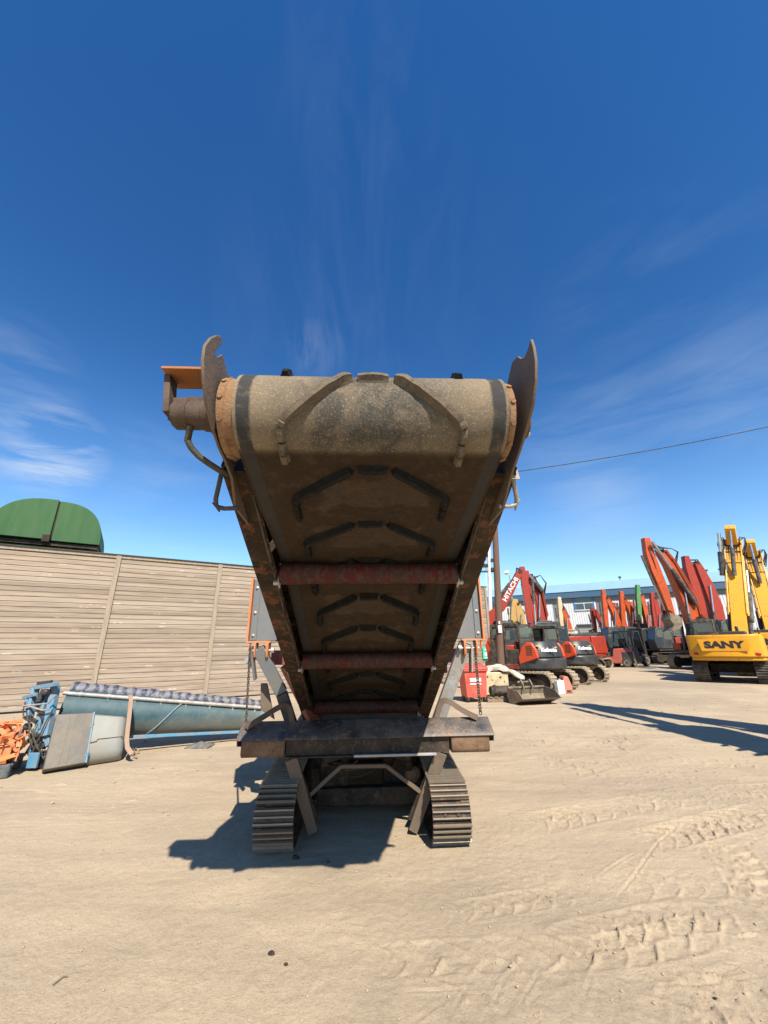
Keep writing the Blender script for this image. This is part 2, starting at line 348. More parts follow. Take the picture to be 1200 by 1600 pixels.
# conveyor belt: dusty rubber, clean rubber along both edges, dried slurry and painted shade on the underside run
def belt_mat():
    m, nt, b = new_mat('dusty_belt_rubber'); k = NT(nt)
    tc = k.n('ShaderNodeTexCoord'); sep = k.n('ShaderNodeSeparateXYZ'); k.l(tc.outputs['Object'], sep.inputs[0])
    v = tc.outputs['Object']
    ax = k.math('ABSOLUTE', sep.outputs[0])
    big = k.noise(v, 2.6, 6, 0.6, 0.5); mid = k.noise(v, 9, 8, 0.7, 0.4); fine = k.noise(v, 110, 6, 0.8); grit = k.noise(v, 45, 6, 0.75)
    wob = k.math('MULTIPLY', k.math('SUBTRACT', mid, 0.5), 0.10)
    c = k.mix(k.step(big, 0.35, 0.65), (0.245, 0.182, 0.117), (0.115, 0.098, 0.072))
    # scuffed dark patch down the middle, where material lands
    scuff = k.math('MULTIPLY', k.math('SUBTRACT', 1.0, k.step(k.math('ADD', ax, k.math('MULTIPLY', k.math('SUBTRACT', big, 0.5), 0.9)), 0.16, 0.50)), k.step(mid, 0.26, 0.56))
    c = k.mix(k.math('MULTIPLY', scuff, 0.88), c, (0.042, 0.043, 0.040))
    c = k.mix(k.math('MULTIPLY', k.step(grit, 0.5, 0.68), 0.62), c, (0.11, 0.095, 0.07))
    c = k.mix(k.math('MULTIPLY', k.step(fine, 0.54, 0.66), 0.5), c, (0.52, 0.44, 0.32))
    # wet mask: dark between dried mud patches, with shade painted into the colour
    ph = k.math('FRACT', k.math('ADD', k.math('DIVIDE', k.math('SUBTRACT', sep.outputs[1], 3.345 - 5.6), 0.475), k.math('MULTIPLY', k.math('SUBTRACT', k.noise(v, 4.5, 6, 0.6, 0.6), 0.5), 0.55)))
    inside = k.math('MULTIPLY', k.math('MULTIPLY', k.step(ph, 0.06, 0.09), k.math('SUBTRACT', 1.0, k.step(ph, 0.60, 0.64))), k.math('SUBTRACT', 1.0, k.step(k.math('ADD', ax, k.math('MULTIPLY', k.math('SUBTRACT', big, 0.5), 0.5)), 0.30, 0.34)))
    wet_shade = k.math('SUBTRACT', 1.0, k.math('MULTIPLY', inside, k.step(mid, 0.3, 0.5)))
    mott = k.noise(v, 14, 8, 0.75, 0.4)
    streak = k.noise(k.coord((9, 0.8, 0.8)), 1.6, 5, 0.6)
    run = k.step(sep.outputs[1], BELT_SHADE0, BELT_SHADE0 + 0.05)  # underside mask: the darker tones below stand in for shade under the belt
    c = k.mix(k.math('MULTIPLY', k.math('MULTIPLY', wet_shade, run), 0.88), c, (0.0095, 0.0062, 0.004))
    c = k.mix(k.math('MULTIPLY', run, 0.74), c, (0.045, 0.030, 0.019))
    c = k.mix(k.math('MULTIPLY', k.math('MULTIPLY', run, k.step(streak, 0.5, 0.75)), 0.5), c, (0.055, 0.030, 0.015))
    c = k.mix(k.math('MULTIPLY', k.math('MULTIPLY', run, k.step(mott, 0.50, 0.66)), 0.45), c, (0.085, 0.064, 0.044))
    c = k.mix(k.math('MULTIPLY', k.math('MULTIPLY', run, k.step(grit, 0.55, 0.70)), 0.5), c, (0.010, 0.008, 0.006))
    edge = k.step(k.math('ADD', ax, k.math('MULTIPLY', wob, 0.25)), 0.565, 0.578)
    inn = k.math('SUBTRACT', 1.0, k.step(ax, 0.632, 0.637))
    c = k.mix(k.math('MULTIPLY', k.math('MULTIPLY', edge, inn), k.step(mid, 0.2, 0.5)), c, (0.045, 0.043, 0.042))
    k.l(c, b.inputs['Base Color']); b.inputs['Roughness'].default_value = 0.85; b.inputs['Specular IOR Level'].default_value = 0.12
    n = k.bump(fine, 0.55, 0.004, None); k.bump(k.math('ADD', mid, k.math('MULTIPLY', edge, 0.4)), 0.5, 0.012, b, n); return m

def ground_mat():
    m, nt, b = new_mat('dry_dirt'); k = NT(nt)
    tc = k.n('ShaderNodeTexCoord'); v = tc.outputs['Object']
    big = k.noise(v, 0.16, 6, 0.6, 0.6); mid = k.noise(v, 1.1, 8, 0.65, 0.5); f1 = k.noise(v, 9, 10, 0.72); f2 = k.noise(v, 70, 8, 0.8); f3 = k.noise(v, 260, 4, 0.8)
    mp = k.n('ShaderNodeMapping'); mp.inputs['Scale'].default_value = (0.25, 1.5, 1); mp.inputs['Rotation'].default_value = (0, 0, R(-20)); k.l(v, mp.inputs[0])
    drag = k.noise(mp.outputs[0], 1.6, 8, 0.65, 0.8)
    c = k.mix(k.step(mid, 0.3, 0.72), (0.50, 0.395, 0.268), (0.435, 0.342, 0.230))
    c = k.mix(k.math('MULTIPLY', k.step(drag, 0.42, 0.70), 0.6), c, (0.30, 0.242, 0.17))
    c = k.mix(k.math('MULTIPLY', k.step(big, 0.46, 0.62), 0.62), c, (0.262, 0.213, 0.153))
    c = k.mix(k.math('MULTIPLY', k.step(f1, 0.5, 0.8), 0.35), c, (0.50, 0.40, 0.27))
    c = k.mix(k.math('MULTIPLY', k.step(f2, 0.50, 0.68), 0.55), c, (0.205, 0.156, 0.102))
    c = k.mix(k.math('MULTIPLY', k.step(f3, 0.56, 0.68), 0.4), c, (0.60, 0.50, 0.37))
    gr = k.noise(v, 32, 8, 0.8); c = k.mix(k.math('MULTIPLY', k.step(gr, 0.52, 0.66), 0.38), c, (0.235, 0.182, 0.122))
    k.l(c, b.inputs['Base Color']); b.inputs['Roughness'].default_value = 0.95
    b.inputs['Specular IOR Level'].default_value = 0.15
    n = k.bump(f2, 0.7, 0.012, None); n = k.bump(f1, 0.6, 0.025, None, n); k.bump(mid, 0.25, 0.05, b, n); return m
M['ground'] = ground_mat()
# ================================================================== THE SETTING
# ---- ground: one sheet, fine near the camera and coarse out to the horizon
_rng = np.random.RandomState(3)
def vnoise(x, y, seed):
    r = np.random.RandomState(seed); n = 256; t = r.rand(n, n)
    xi = np.floor(x).astype(int); yi = np.floor(y).astype(int); fx = x - xi; fy = y - yi
    fx = fx * fx * (3 - 2 * fx); fy = fy * fy * (3 - 2 * fy)
    a = t[xi % n, yi % n]; b2 = t[(xi + 1) % n, yi % n]; c = t[xi % n, (yi + 1) % n]; d = t[(xi + 1) % n, (yi + 1) % n]
    return (a * (1 - fx) + b2 * fx) * (1 - fy) + (c * (1 - fx) + d * fx) * fy - 0.5
def fbm(x, y, s, o, seed):
    h = 0; a = 1
    for i in range(o): h = h + a * vnoise(x * s + 31.7 * i, y * s - 17.3 * i, seed + i); s *= 2.03; a *= 0.52
    return h
def axis_steps(lo, hi, step, out_lo, out_hi, grow):
    a = list(np.arange(lo, hi + 1e-6, step)); s = step; x = a[-1]
    while x < out_hi: s *= grow; x += s; a.append(x)
    s = step; x = a[0]; pre = []
    while x > out_lo: s *= grow; x -= s; pre.append(x)
    return np.array(pre[::-1] + a)
GX = axis_steps(-2.6, 5.4, 0.0115, -420, 420, 1.06)
GY = axis_steps(2.3, 6.2, 0.0105, -60, 650, 1.035)
GXX, GYY = np.meshgrid(GX, GY, indexing='ij')

def tyre_track(H, pix, half, pitch, depth, skew=0.55, seed=0, ridge=0.6, dirn=1):
    depth *= 1.1
    P = np.array([[ground(*p).x, ground(*p).y] for p in pix]); # smooth the polyline
    for _ in range(3):
        Q = [P[0]]
        for i in range(len(P) - 1): Q += [P[i] * .75 + P[i + 1] * .25, P[i] * .25 + P[i + 1] * .75]
        P = np.array(Q + [P[-1]])
    lo = P.min(0) - half * 1.6; hi = P.max(0) + half * 1.6
    i0, i1 = np.searchsorted(GX, [lo[0], hi[0]]); j0, j1 = np.searchsorted(GY, [lo[1], hi[1]])
    if i1 <= i0 or j1 <= j0: return
    x = GXX[i0:i1, j0:j1]; y = GYY[i0:i1, j0:j1]
    best = np.full(x.shape, 9e9); dd = np.zeros(x.shape); ss = np.zeros(x.shape); acc = 0.0
    for a, b2 in zip(P[:-1], P[1:]):
        t = b2 - a; L = np.hypot(*t)
        if L < 1e-6: continue
        t = t / L; u = np.clip((x - a[0]) * t[0] + (y - a[1]) * t[1], 0, L)
        ex = x - a[0] - u * t[0]; ey = y - a[1] - u * t[1]; d2 = ex * ex + ey * ey
        mk = d2 < best; best[mk] = d2[mk]; dd[mk] = (t[0] * ey - t[1] * ex)[mk]; ss[mk] = (u + acc)[mk]; acc += L
    ends = np.clip(ss / 0.4, 0, 1) * np.clip((acc - ss) / 0.4, 0, 1)
    dn = dd / half; inside = np.clip((1.08 - np.abs(dn)) / 0.16, 0, 1)
    jit = 0.18 * vnoise(x * 5, y * 5, 50 + seed)
    def lug(shift):
        ph = ((ss + jit * pitch * 2 + dirn * half * skew * 1.6 * np.clip(np.abs(np.abs(dn) - .12), 0, 1) ** 1.6) / pitch + shift) % 1.0
        return 0.15 * np.where(ph < 0.84, ph / 0.84, (1 - ph) / 0.16) + 1.25 * np.exp(-((ph - 0.80) / 0.048) ** 2) * (0.55 + 1.1 * vnoise(ss * 9 + 3, dn * 2.5 + 9, 40 + seed))
    side = (dn > -0.06)
    pat = np.where(side, lug(0.0), lug(0.5))
    fade = np.clip(0.75 + 1.6 * vnoise(x * 1.3, y * 1.3, 70 + seed), 0.35, 1.15)
    h = inside * (pat - 0.22) * depth * fade + np.exp(-((np.abs(dn) - 1.12) / 0.12) ** 2) * depth * ridge * 0.25 * fade
    h += inside * vnoise(x * 34, y * 34, 90 + seed) * depth * 0.30 * fade
    H[i0:i1, j0:j1] += h * ends

def drag_mark(H, p0, p1, w, depth):
    a = ground(*p0); b2 = ground(*p1); t = np.array([b2.x - a.x, b2.y - a.y]); L = np.hypot(*t); t /= L
    lo = np.minimum([a.x, a.y], [b2.x, b2.y]) - .3; hi = np.maximum([a.x, a.y], [b2.x, b2.y]) + .3
    i0, i1 = np.searchsorted(GX, [lo[0], hi[0]]); j0, j1 = np.searchsorted(GY, [lo[1], hi[1]])
    x = GXX[i0:i1, j0:j1]; y = GYY[i0:i1, j0:j1]
    u = (x - a.x) * t[0] + (y - a.y) * t[1]; d = (t[0] * (y - a.y) - t[1] * (x - a.x)) + 0.02 * np.sin(u * 3)
    k = np.clip(u / .2, 0, 1) * np.clip((L - u) / .2, 0, 1)
    H[i0:i1, j0:j1] += k * (-depth * np.exp(-(d / w) ** 2) + depth * .7 * np.exp(-((np.abs(d) - 1.8 * w) / w) ** 2))

def build_ground():
    near = np.clip(1.4 - np.hypot(GXX, GYY - 4) / 40, 0, 1)
    H = 0.030 * fbm(GXX, GYY, 0.3, 2, 11) + 0.0055 * fbm(GXX, GYY, 2.6, 2, 21) + 0.0035 * fbm(GXX, GYY, 12, 4, 33) * near
    c = fbm(GXX, GYY, 21, 2, 44); rough = np.clip(fbm(GXX, GYY, 0.55, 3, 61) + 0.15 + 0.10 * np.clip(GXX - 0.5, -1, 2.5), 0.0, 1)
    H += 0.018 * rough * np.clip(c - 0.16, 0, 1) + 0.005 * rough * fbm(GXX, GYY, 34, 2, 47)
    H *= near * 0.9 + 0.1
    T = tyre_track
    T(H, [(560, 1500), (660, 1492), (780, 1486), (900, 1490), (1010, 1478), (1120, 1452), (1240, 1400)], 0.13, 0.215, 0.020, 0.5, 1)
    T(H, [(860, 1470), (960, 1452), (1060, 1432), (1150, 1438), (1260, 1500)], 0.14, 0.19, 0.030, 0.5, 2)
    T(H, [(660, 1428), (740, 1418), (840, 1402), (900, 1398), (980, 1420)], 0.11, 0.15, 0.014, 0.5, 3)
    T(H, [(960, 1390), (1040, 1382), (1120, 1385), (1230, 1366)], 0.17, 0.2, 0.028, 0.55, 4)
    T(H, [(990, 1320), (1090, 1296), (1230, 1262)], 0.2, 0.18, 0.03, 0.5, 5)
    T(H, [(820, 1290), (960, 1262), (1110, 1240), (1260, 1232)], 0.22, 0.2, 0.022, 0.5, 6)
    T(H, [(1110, 1300), (1150, 1340), (1180, 1400), (1230, 1450)], 0.15, 0.16, 0.024, 0.5, 7)
    T(H, [(640, 1600), (760, 1545), (850, 1500), (960, 1440)], 0.16, 0.19, 0.012, 0.2, 8, 0.3)
    T(H, [(830, 1600), (1000, 1560), (1200, 1540)], 0.15, 0.17, 0.012, 0.5, 9)
    T(H, [(1020, 1620), (1100, 1570), (1240, 1530)], 0.16, 0.18, 0.02, 0.5, 10)
    T(H, [(-40, 1250), (90, 1232), (230, 1212), (330, 1196)], 0.25, 0.3, 0.014, 0.1, 11, 0.8)
    T(H, [(-60, 1300), (110, 1268), (260, 1240)], 0.25, 0.3, 0.014, 0.1, 12, 0.8)
    T(H, [(860, 1210), (980, 1180), (1100, 1190), (1240, 1200)], 0.3, 0.3, 0.02, 0.4, 13, 0.7)
    T(H, [(800, 1170), (930, 1120), (1010, 1070), (960, 1040)], 0.4, 0.4, 0.03, 0.2, 14, 0.8)
    T(H, [(840, 1200), (1000, 1150), (1090, 1090)], 0.4, 0.4, 0.03, 0.2, 15, 0.8)
    T(H, [(300, 1560), (520, 1500), (700, 1462)], 0.16, 0.2, 0.007, 0.3, 16, 0.3)
    for a, b2 in (((740, 1520), (700, 1600)), ((795, 1510), (770, 1580)), ((850, 1500), (815, 1575)), ((930, 1505), (915, 1570)), ((1000, 1330), (940, 1372)),
                  ((700, 1555), (640, 1600)), ((620, 1545), (760, 1532)), ((1060, 1290), (960, 1400)), ((1010, 1540), (1190, 1520))):
        drag_mark(H, a, b2, 0.009, 0.0055)
    nx, ny = H.shape
    me = bpy.data.meshes.new('ground')
    co = np.stack([GXX, GYY, H], -1).reshape(-1, 3).astype(np.float32)
    idx = np.arange(nx * ny).reshape(nx, ny)
    q = np.stack([idx[:-1, :-1], idx[1:, :-1], idx[1:, 1:], idx[:-1, 1:]], -1).reshape(-1, 4).astype(np.int32)
    me.vertices.add(len(co)); me.vertices.foreach_set('co', co.ravel())
    me.loops.add(q.size); me.loops.foreach_set('vertex_index', q.ravel())
    me.polygons.add(len(q)); me.polygons.foreach_set('loop_start', np.arange(0, q.size, 4, dtype=np.int32)); me.polygons.foreach_set('loop_total', np.full(len(q), 4, np.int32))
    me.polygons.foreach_set('use_smooth', np.ones(len(q), bool))
    me.update(calc_edges=True); me.materials.append(M['ground'])
    o = bpy.data.objects.new('ground', me); COL.objects.link(o); tag(o, kind='structure')
    return H
GH = build_ground()
def gz(x, y):
    i = min(max(np.searchsorted(GX, x), 0), len(GX) - 1); j = min(max(np.searchsorted(GY, y), 0), len(GY) - 1); return float(GH[i, j])

# ---- loose stones
def stones():
    mb = MB(); rnd = random.Random(5)
    def stone(x, y, r):
        z = gz(x, y); vs = []
        for d in ((1, 0, 0), (-1, 0, 0), (0, 1, 0), (0, -1, 0), (0, 0, 1), (0, 0, -.5), (.6, .6, .4), (-.6, .6, .45), (-.6, -.6, .4), (.6, -.6, .4)):
            k = r * rnd.uniform(.65, 1.15); vs.append((x + d[0] * k, y + d[1] * k, z + r * .25 + d[2] * k * .7))
        fs = [(4, 0, 6), (4, 6, 2), (4, 2, 7), (4, 7, 1), (4, 1, 8), (4, 8, 3), (4, 3, 9), (4, 9, 0), (0, 5, 2), (2, 5, 1), (1, 5, 3), (3, 5, 0), (0, 2, 6), (2, 1, 7), (1, 3, 8), (3, 0, 9)]
        mb.add(vs, fs)
    for i in range(2600):
        y = 2.3 + 11 * rnd.random() ** 1.7; x = rnd.uniform(-1, 1) * y * 1.05
        if x < 0 and rnd.random() < .55: continue
        stone(x, y, rnd.choice((.003, .004, .004, .005, .006, .007, .010)) * (1 + .04 * y))
    for i in range(160):
        y = 5 + 14 * rnd.random(); x = rnd.uniform(-1, 1) * y; stone(x, y, rnd.uniform(.015, .03))
    o = mb.build('gravel', wear('loose_stones', (0.36, 0.28, 0.19), (0.25, 0.195, 0.135), (0.42, 0.33, 0.22), 0.4, 0.9, 0, 30), smooth=0)
    tag(o, 'small loose stones scattered over the dry dirt yard', 'gravel', kind='stuff')
stones()
# dark stones lying alone in front of the machine
for (px, py, r) in ((462, 1340, .03), (424, 1487, .018), (447, 1504, .012), (513, 1345, .012)):
    p = ground(px, py); mb = MB(); rn = random.Random(px)
    mb.lathe([(-r * .5, r * .3), (-r * .2, r), (r * .3, r * .8), (r * .6, r * .25)], (0, 0, r * .4), (0.1, 0.1, 1), 9)
    mb.v = [(x * (1 + rn.uniform(-.2, .4)), y * (1 + rn.uniform(-.25, .2)), z) for x, y, z in mb.v]
    o = mb.build('stone', M['dark_steel'], smooth=0); o.location = (p.x, p.y, gz(p.x, p.y)); tag(o, {462: 'small dark lump on the ground just in front of the left steel track', 424: 'dark stone lying alone on bare dirt well in front of the machine', 447: 'tiny dark stone nearest the camera on bare dirt', 513: 'tiny dark stone in front of the gap between the tracks'}[px], 'stone', 'dark stones on the bare dirt')
def twig():
    a = ground(82, 1541); b2 = ground(106, 1527); mb = MB()
    mid = (a + b2) / 2 + Vector((0, .02, .012)); mb.tube([a + Vector((0, 0, .006)), mid, b2 + Vector((0, 0, .004))], [.004, .003, .002], 6)
    tag(mb.build('twig', M['wood_raw'], off=None), 'thin dark twig lying on bare dirt near the camera', 'twig')
twig()

# ================================================================== TRACKED SCREENER
YAW = R(3.0)
H_V0 = 5.6                                     # root stands between the tracks
HM = Matrix.Translation((0.04, 0, 0)) @ Matrix.Rotation(YAW, 4, 'Z')
HI = HM.inverted()
hp = HM @ Vector((0, H_V0, 0))
hero = empty('tracked_screener', hp, YAW, 'big worn tracked screening machine with its raised belt conveyor pointing at the camera', 'screening machine')
OFF = (0, -H_V0, 0)
def hb(mb, name, mat, parent=hero, **kw): return mb.build(name, mat, parent, off=OFF, **kw)
def h_u(px, py, u):                            # ray meets the plane u = const of the machine
    o = HI @ CAM_O; d = HI.to_3x3() @ ray(px, py); p = o + d * ((u - o.x) / d.x); return (p.y, p.z)
def h_v(px, py, v):                            # ray meets the plane v = const
    o = HI @ CAM_O; d = HI.to_3x3() @ ray(px, py); p = o + d * ((v - o.y) / d.y); return Vector(p)

DC = (1.818, 2.813); DR = 0.222                # head drum axis and radius over the belt
# --- belt run: top run (unseen), round the drum, bottom run over the return rollers
def line_slope(p, q): return (q[1] - p[1]) / (q[0] - p[0])
B1 = (2.95, 2.300); SL = -0.479
def on_low(v): return 2.300 + SL * (v - 2.95)
tail = (5.75, on_low(5.75))
def tangent_angle():
    # angle (deg) on the drum where the bottom run leaves towards B1
    dx, dy = B1[0] - DC[0], B1[1] - DC[1]; L = math.hypot(dx, dy); base = math.atan2(dy, dx); return math.degrees(base - math.acos(DR / L))
TA = tangent_angle()
low = math.degrees(math.atan(SL))
top_a = 90 + low                               # normal of the top run
belt_path = [tail, (5.0, on_low(5.0)), (4.29, on_low(4.29)), (3.6, on_low(3.6)), (3.12, on_low(3.12) - .003), B1, (2.82, 2.333)]
tp = arc(DC, DR, TA, TA - (360 + TA - top_a) if TA < 0 else TA - top_a, 30)
belt_path += [(B1[0] * .35 + tp[0][0] * .65, B1[1] * .35 + tp[0][1] * .65 - .012)] + tp
nx_, ny_ = math.cos(R(top_a)), math.sin(R(top_a)); dxl, dyl = math.cos(R(low)), math.sin(R(low))
belt_path += [(tp[-1][0] + dxl * t, tp[-1][1] + dyl * t) for t in (1.2, 2.6, 4.35)]
BELT_SHADE0 = 1.735 - H_V0  # painted underside shade starts here, behind the drum
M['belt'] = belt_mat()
def path_frames(path, step):
    P = [Vector((a[0], a[1])) for a in path]; out = []; acc = 0.0; tot = 0
    for a, b2 in zip(P[:-1], P[1:]):
        L = (b2 - a).length; n = max(1, int(L / step))
        for i in range(n): out.append((a + (b2 - a) * i / n, (b2 - a).normalized(), tot + L * i / n))
        tot += L
    out.append((P[-1], (P[-1] - P[-2]).normalized(), tot)); return out
BF = path_frames(belt_path, 0.05)
def belt_at(s):                                # point, direction, outward normal at arc-length s from the tail
    for a, b2 in zip(BF[:-1], BF[1:]):
        if a[2] <= s <= b2[2]:
            t = (s - a[2]) / max(1e-9, b2[2] - a[2]); p = a[0].lerp(b2[0], t); d = a[1].lerp(b2[1], min(1, t)).normalized(); return p, d, Vector((-d.y, d.x))
    p, d, _ = BF[-1]; return p, d, Vector((-d.y, d.x))
# path runs tail -> drum along the bottom, so outward (down) normal is the left or right of travel: pick it from the drum
_p, _d, _n = belt_at(next(f[2] for f in BF if abs(f[0].x - tp[10][0]) < .03 and abs(f[0].y - tp[10][1]) < .03))
NSGN = 1.0 if (_p - Vector(DC)).dot(_n) > 0 else -1.0
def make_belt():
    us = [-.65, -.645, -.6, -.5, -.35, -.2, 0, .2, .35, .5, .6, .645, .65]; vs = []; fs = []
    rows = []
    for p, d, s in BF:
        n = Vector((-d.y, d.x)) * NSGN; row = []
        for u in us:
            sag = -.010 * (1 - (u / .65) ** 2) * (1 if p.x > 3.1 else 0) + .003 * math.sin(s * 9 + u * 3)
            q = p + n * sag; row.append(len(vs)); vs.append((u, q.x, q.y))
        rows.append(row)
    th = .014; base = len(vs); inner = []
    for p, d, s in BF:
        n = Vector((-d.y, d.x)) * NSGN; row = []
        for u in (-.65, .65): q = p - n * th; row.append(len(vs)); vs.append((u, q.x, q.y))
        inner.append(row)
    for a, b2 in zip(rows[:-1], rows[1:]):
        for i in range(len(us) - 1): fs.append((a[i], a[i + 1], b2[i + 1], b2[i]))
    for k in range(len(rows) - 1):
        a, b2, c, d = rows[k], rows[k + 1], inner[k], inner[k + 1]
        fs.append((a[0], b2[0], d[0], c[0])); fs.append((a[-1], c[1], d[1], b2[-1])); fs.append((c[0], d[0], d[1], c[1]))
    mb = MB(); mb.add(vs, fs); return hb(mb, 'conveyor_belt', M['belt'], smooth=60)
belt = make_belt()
# --- moulded chevron cleats, one mesh per row
def s_of(v):                                    # arc-length where the bottom run reaches v
    for a, b2 in zip(BF[:-1], BF[1:]):
        if (a[0].x - v) * (b2[0].x - v) <= 0 and a[0].x > DC[0] - .02: return a[2] + (a[0].x - v) / (a[0].x - b2[0].x + 1e-9) * (b2[2] - a[2])
S0 = s_of(3.368); CP = 0.527
def cleat_strip(mb, uv, w, h, n=14, seed=0):
    """uv: polyline of (u, ds) on the belt; ds grows towards the tail"""
    rn = random.Random(seed); pts = []
    for (a, b2) in zip(uv[:-1], uv[1:]):
        for i in range(n): t = i / n; pts.append((a[0] + (b2[0] - a[0]) * t, a[1] + (b2[1] - a[1]) * t))
    pts.append(uv[-1]); vs = []; fs = []
    for i, (u, s) in enumerate(pts):
        q0 = pts[max(0, i - 1)]; q1 = pts[min(len(pts) - 1, i + 1)]
        tu, ts = q1[0] - q0[0], q1[1] - q0[1]; L = math.hypot(tu, ts); tu /= L; ts /= L
        hh = h * rn.uniform(.86, 1.04) * (.8 if i in (0, len(pts) - 1) else 1)
        for (o, z) in ((-.95, -.006), (-.58, .30), (-.42, 1), (.42, 1), (.58, .30), (.95, -.006)):
            uu = u - ts * o * w; sss = s + tu * o * w
            p, d, nn = belt_at(sss); nn = nn * NSGN; zz = z if z < 0 else z * hh; q = p + nn * zz; vs.append((uu, q.x, q.y))
    m = len(pts)
    for i in range(m - 1):
        for k in range(5): fs.append((i * 6 + k, i * 6 + k + 1, i * 6 + k + 7, i * 6 + k + 6))
    fs.append((0, 1, 2, 3, 4, 5)); fs.append(tuple((m - 1) * 6 + k for k in (5, 4, 3, 2, 1, 0))); mb.add(vs, fs)
total = BF[-1][2]; row = 0
for k in range(-6, 8):
    s = S0 + CP * k
    if s < .35 or s > total - 3.6: continue
    mb = MB()
    cleat_strip(mb, [(-.075, s), (.075, s)], .032, .036, 4, k)
    for sg in (-1, 1):
        cleat_strip(mb, [(sg * .110, s - .005), (sg * .26, s - .120), (sg * .405, s - .235), (sg * .428, s - .275)], .031, .043, 7, k * 3 + sg + 50)
        cleat_strip(mb, [(sg * .430, s - .282), (sg * .431, s - .340)], .030, .042, 3, k * 5 + sg)
        cleat_strip(mb, [(sg * .431, s - .352), (sg * .433, s - .415)], .030, .038, 3, k * 7 + sg)
        cleat_strip(mb, [(sg * .433, s - .425), (sg * .434, s - .480)], .030, .032, 3, k * 9 + sg)
    hb(mb, 'chevron_cleat', M['cleat_dusty' if belt_at(s - .12)[0].x < 1.72 else 'cleat'], belt, smooth=40); row += 1  # underside rows take darker rubber, shade put into its colour
# --- drum: lagging shows past both belt edges
mb = MB(); mb.lathe([(-.738, .05), (-.738, DR - .05), (-.730, DR - .018), (-.70, DR - .018), (-.695, DR - .024), (.655, DR - .024), (.66, DR - .018), (.688, DR - .018), (.695, DR - .05), (.695, .05)], (0, DC[0], DC[1]), (1, 0, 0), 40)
for k in range(12):
    a = k * math.pi / 6
    for sg in (-1, 1): mb.lathe([(0, .012), (.012, .012)], (sg * (.715 if sg < 0 else .676), DC[0] + math.cos(a) * (DR - .022), DC[1] + math.sin(a) * (DR - .022)), (0, math.cos(a), math.sin(a)), 8)
hb(mb, 'head_drum', M['rust_orange'], smooth=40)
# --- claw-shaped head plates
PU = 0.757
lp = [(362, 748), (352, 722), (342, 700), (331, 668), (322, 635), (317, 596), (316, 562), (319, 540), (328, 528), (337, 524), (344, 525), (345, 538), (336, 546), (333, 553), (337, 558), (346, 554)]
lq = [h_u(x, y, -PU) for x, y in lp] + [(DC[0] - .05, 3.04), (DC[0] + .03, 3.09), (DC[0] + .14, 3.0), (DC[0] + .24, 2.92), (DC[0] + .5, 2.86), (DC[0] + .75, 2.62), (DC[0] + .62, 2.42), (DC[0] + .3, 2.44)]
mb = MB(); mb.px(lq, -PU - .007, -PU + .007); hb(mb, 'head_plate', M['plate'], bevel=.002)
rp = [(796, 757), (802, 735), (812, 706), (823, 672), (833, 635), (838, 596), (838, 563), (835, 543), (831, 530), (827, 545), (821, 559), (815, 560), (810, 557), (802, 566)]
rq = [h_u(x, y, PU) for x, y in rp] + [(DC[0] + .02, 3.07), (DC[0] + .12, 3.0), (DC[0] + .24, 2.9), (DC[0] + .5, 2.86), (DC[0] + .75, 2.62), (DC[0] + .62, 2.42), (DC[0] + .3, 2.44)]
mb = MB(); mb.px(rq, PU - .007, PU + .007); hb(mb, 'head_plate', M['plate'], bevel=.002)
for sg in (-1, 1):                               # bearing housing inside each plate
    mb = MB(); mb.lathe([(0, .12), (.012, .12), (.03, .08), (.05, .08)], (sg * (PU + .008), DC[0], DC[1]), (sg, 0, 0), 20)
    for k in range(8): mb.lathe([(0, .011), (.028, .011)], (sg * (PU + .006), DC[0] + .10 * math.cos(k * .785), DC[1] + .10 * math.sin(k * .785)), (sg, 0, 0), 6)
    hb(mb, 'bearing_housing', M['rust_brown'])
# --- hydraulic drum motor with its guard bracket and hose
mb = MB(); x0 = -PU - .008; my, mz = DC[0], DC[1] + .02
mb.lathe([(0, .10), (.05, .10), (.055, .082), (.09, .082), (.095, .074), (.165, .074), (.167, .078), (.18, .078), (.182, .074), (.235, .074), (.24, .062), (.248, .062)], (x0, my, mz), (-1, 0, 0), 24)
for k in range(5): a = k * 1.257 + .3; mb.lathe([(0, .009), (.014, .009)], (x0 - .245, my + .05 * math.cos(a), mz + .05 * math.sin(a)), (-1, 0, 0), 6)
mb.box((x0 - .13, my - .01, mz + .075), (.10, .05, .03))
motor = hb(mb, 'drum_motor', M['motor_brown'], smooth=40)
hs = [Vector((x0 - .15, my - .02, mz - .07))] + [h_v(px, py, v) for px, py, v in ((293, 688, 1.84), (299, 700, 1.85), (311, 713, 1.87), (326, 724, 1.90), (345, 736, 1.96), (368, 745, 2.06))]
mb = MB(); mb.tube(hs, .0165, 10); hb(mb, 'hydraulic_hose', M['rubber'], motor)
mb = MB()
a = Vector((x0, my - .03, mz + .205)); e = Vector((x0 - .33, my - .03, mz + .205))
mb.box(((x0 + x0 - .295) / 2, my - .03, mz + .205), (.295, .17, .014)); gd = hb(mb, 'motor_guard', M['guard_rust'], bevel=.002)
mb = MB(); mb.bar((x0 - .285, my - .03, mz + .20), (x0 - .258, my - .03, mz - .02), .08, .03, (1, 0, 0)); mb.bar((x0 - .26, my - .0, mz + .075), (x0 - .02, my - .0, mz + .085), .05, .03); hb(mb, 'guard_side', M['motor_brown'], gd, bevel=.002)
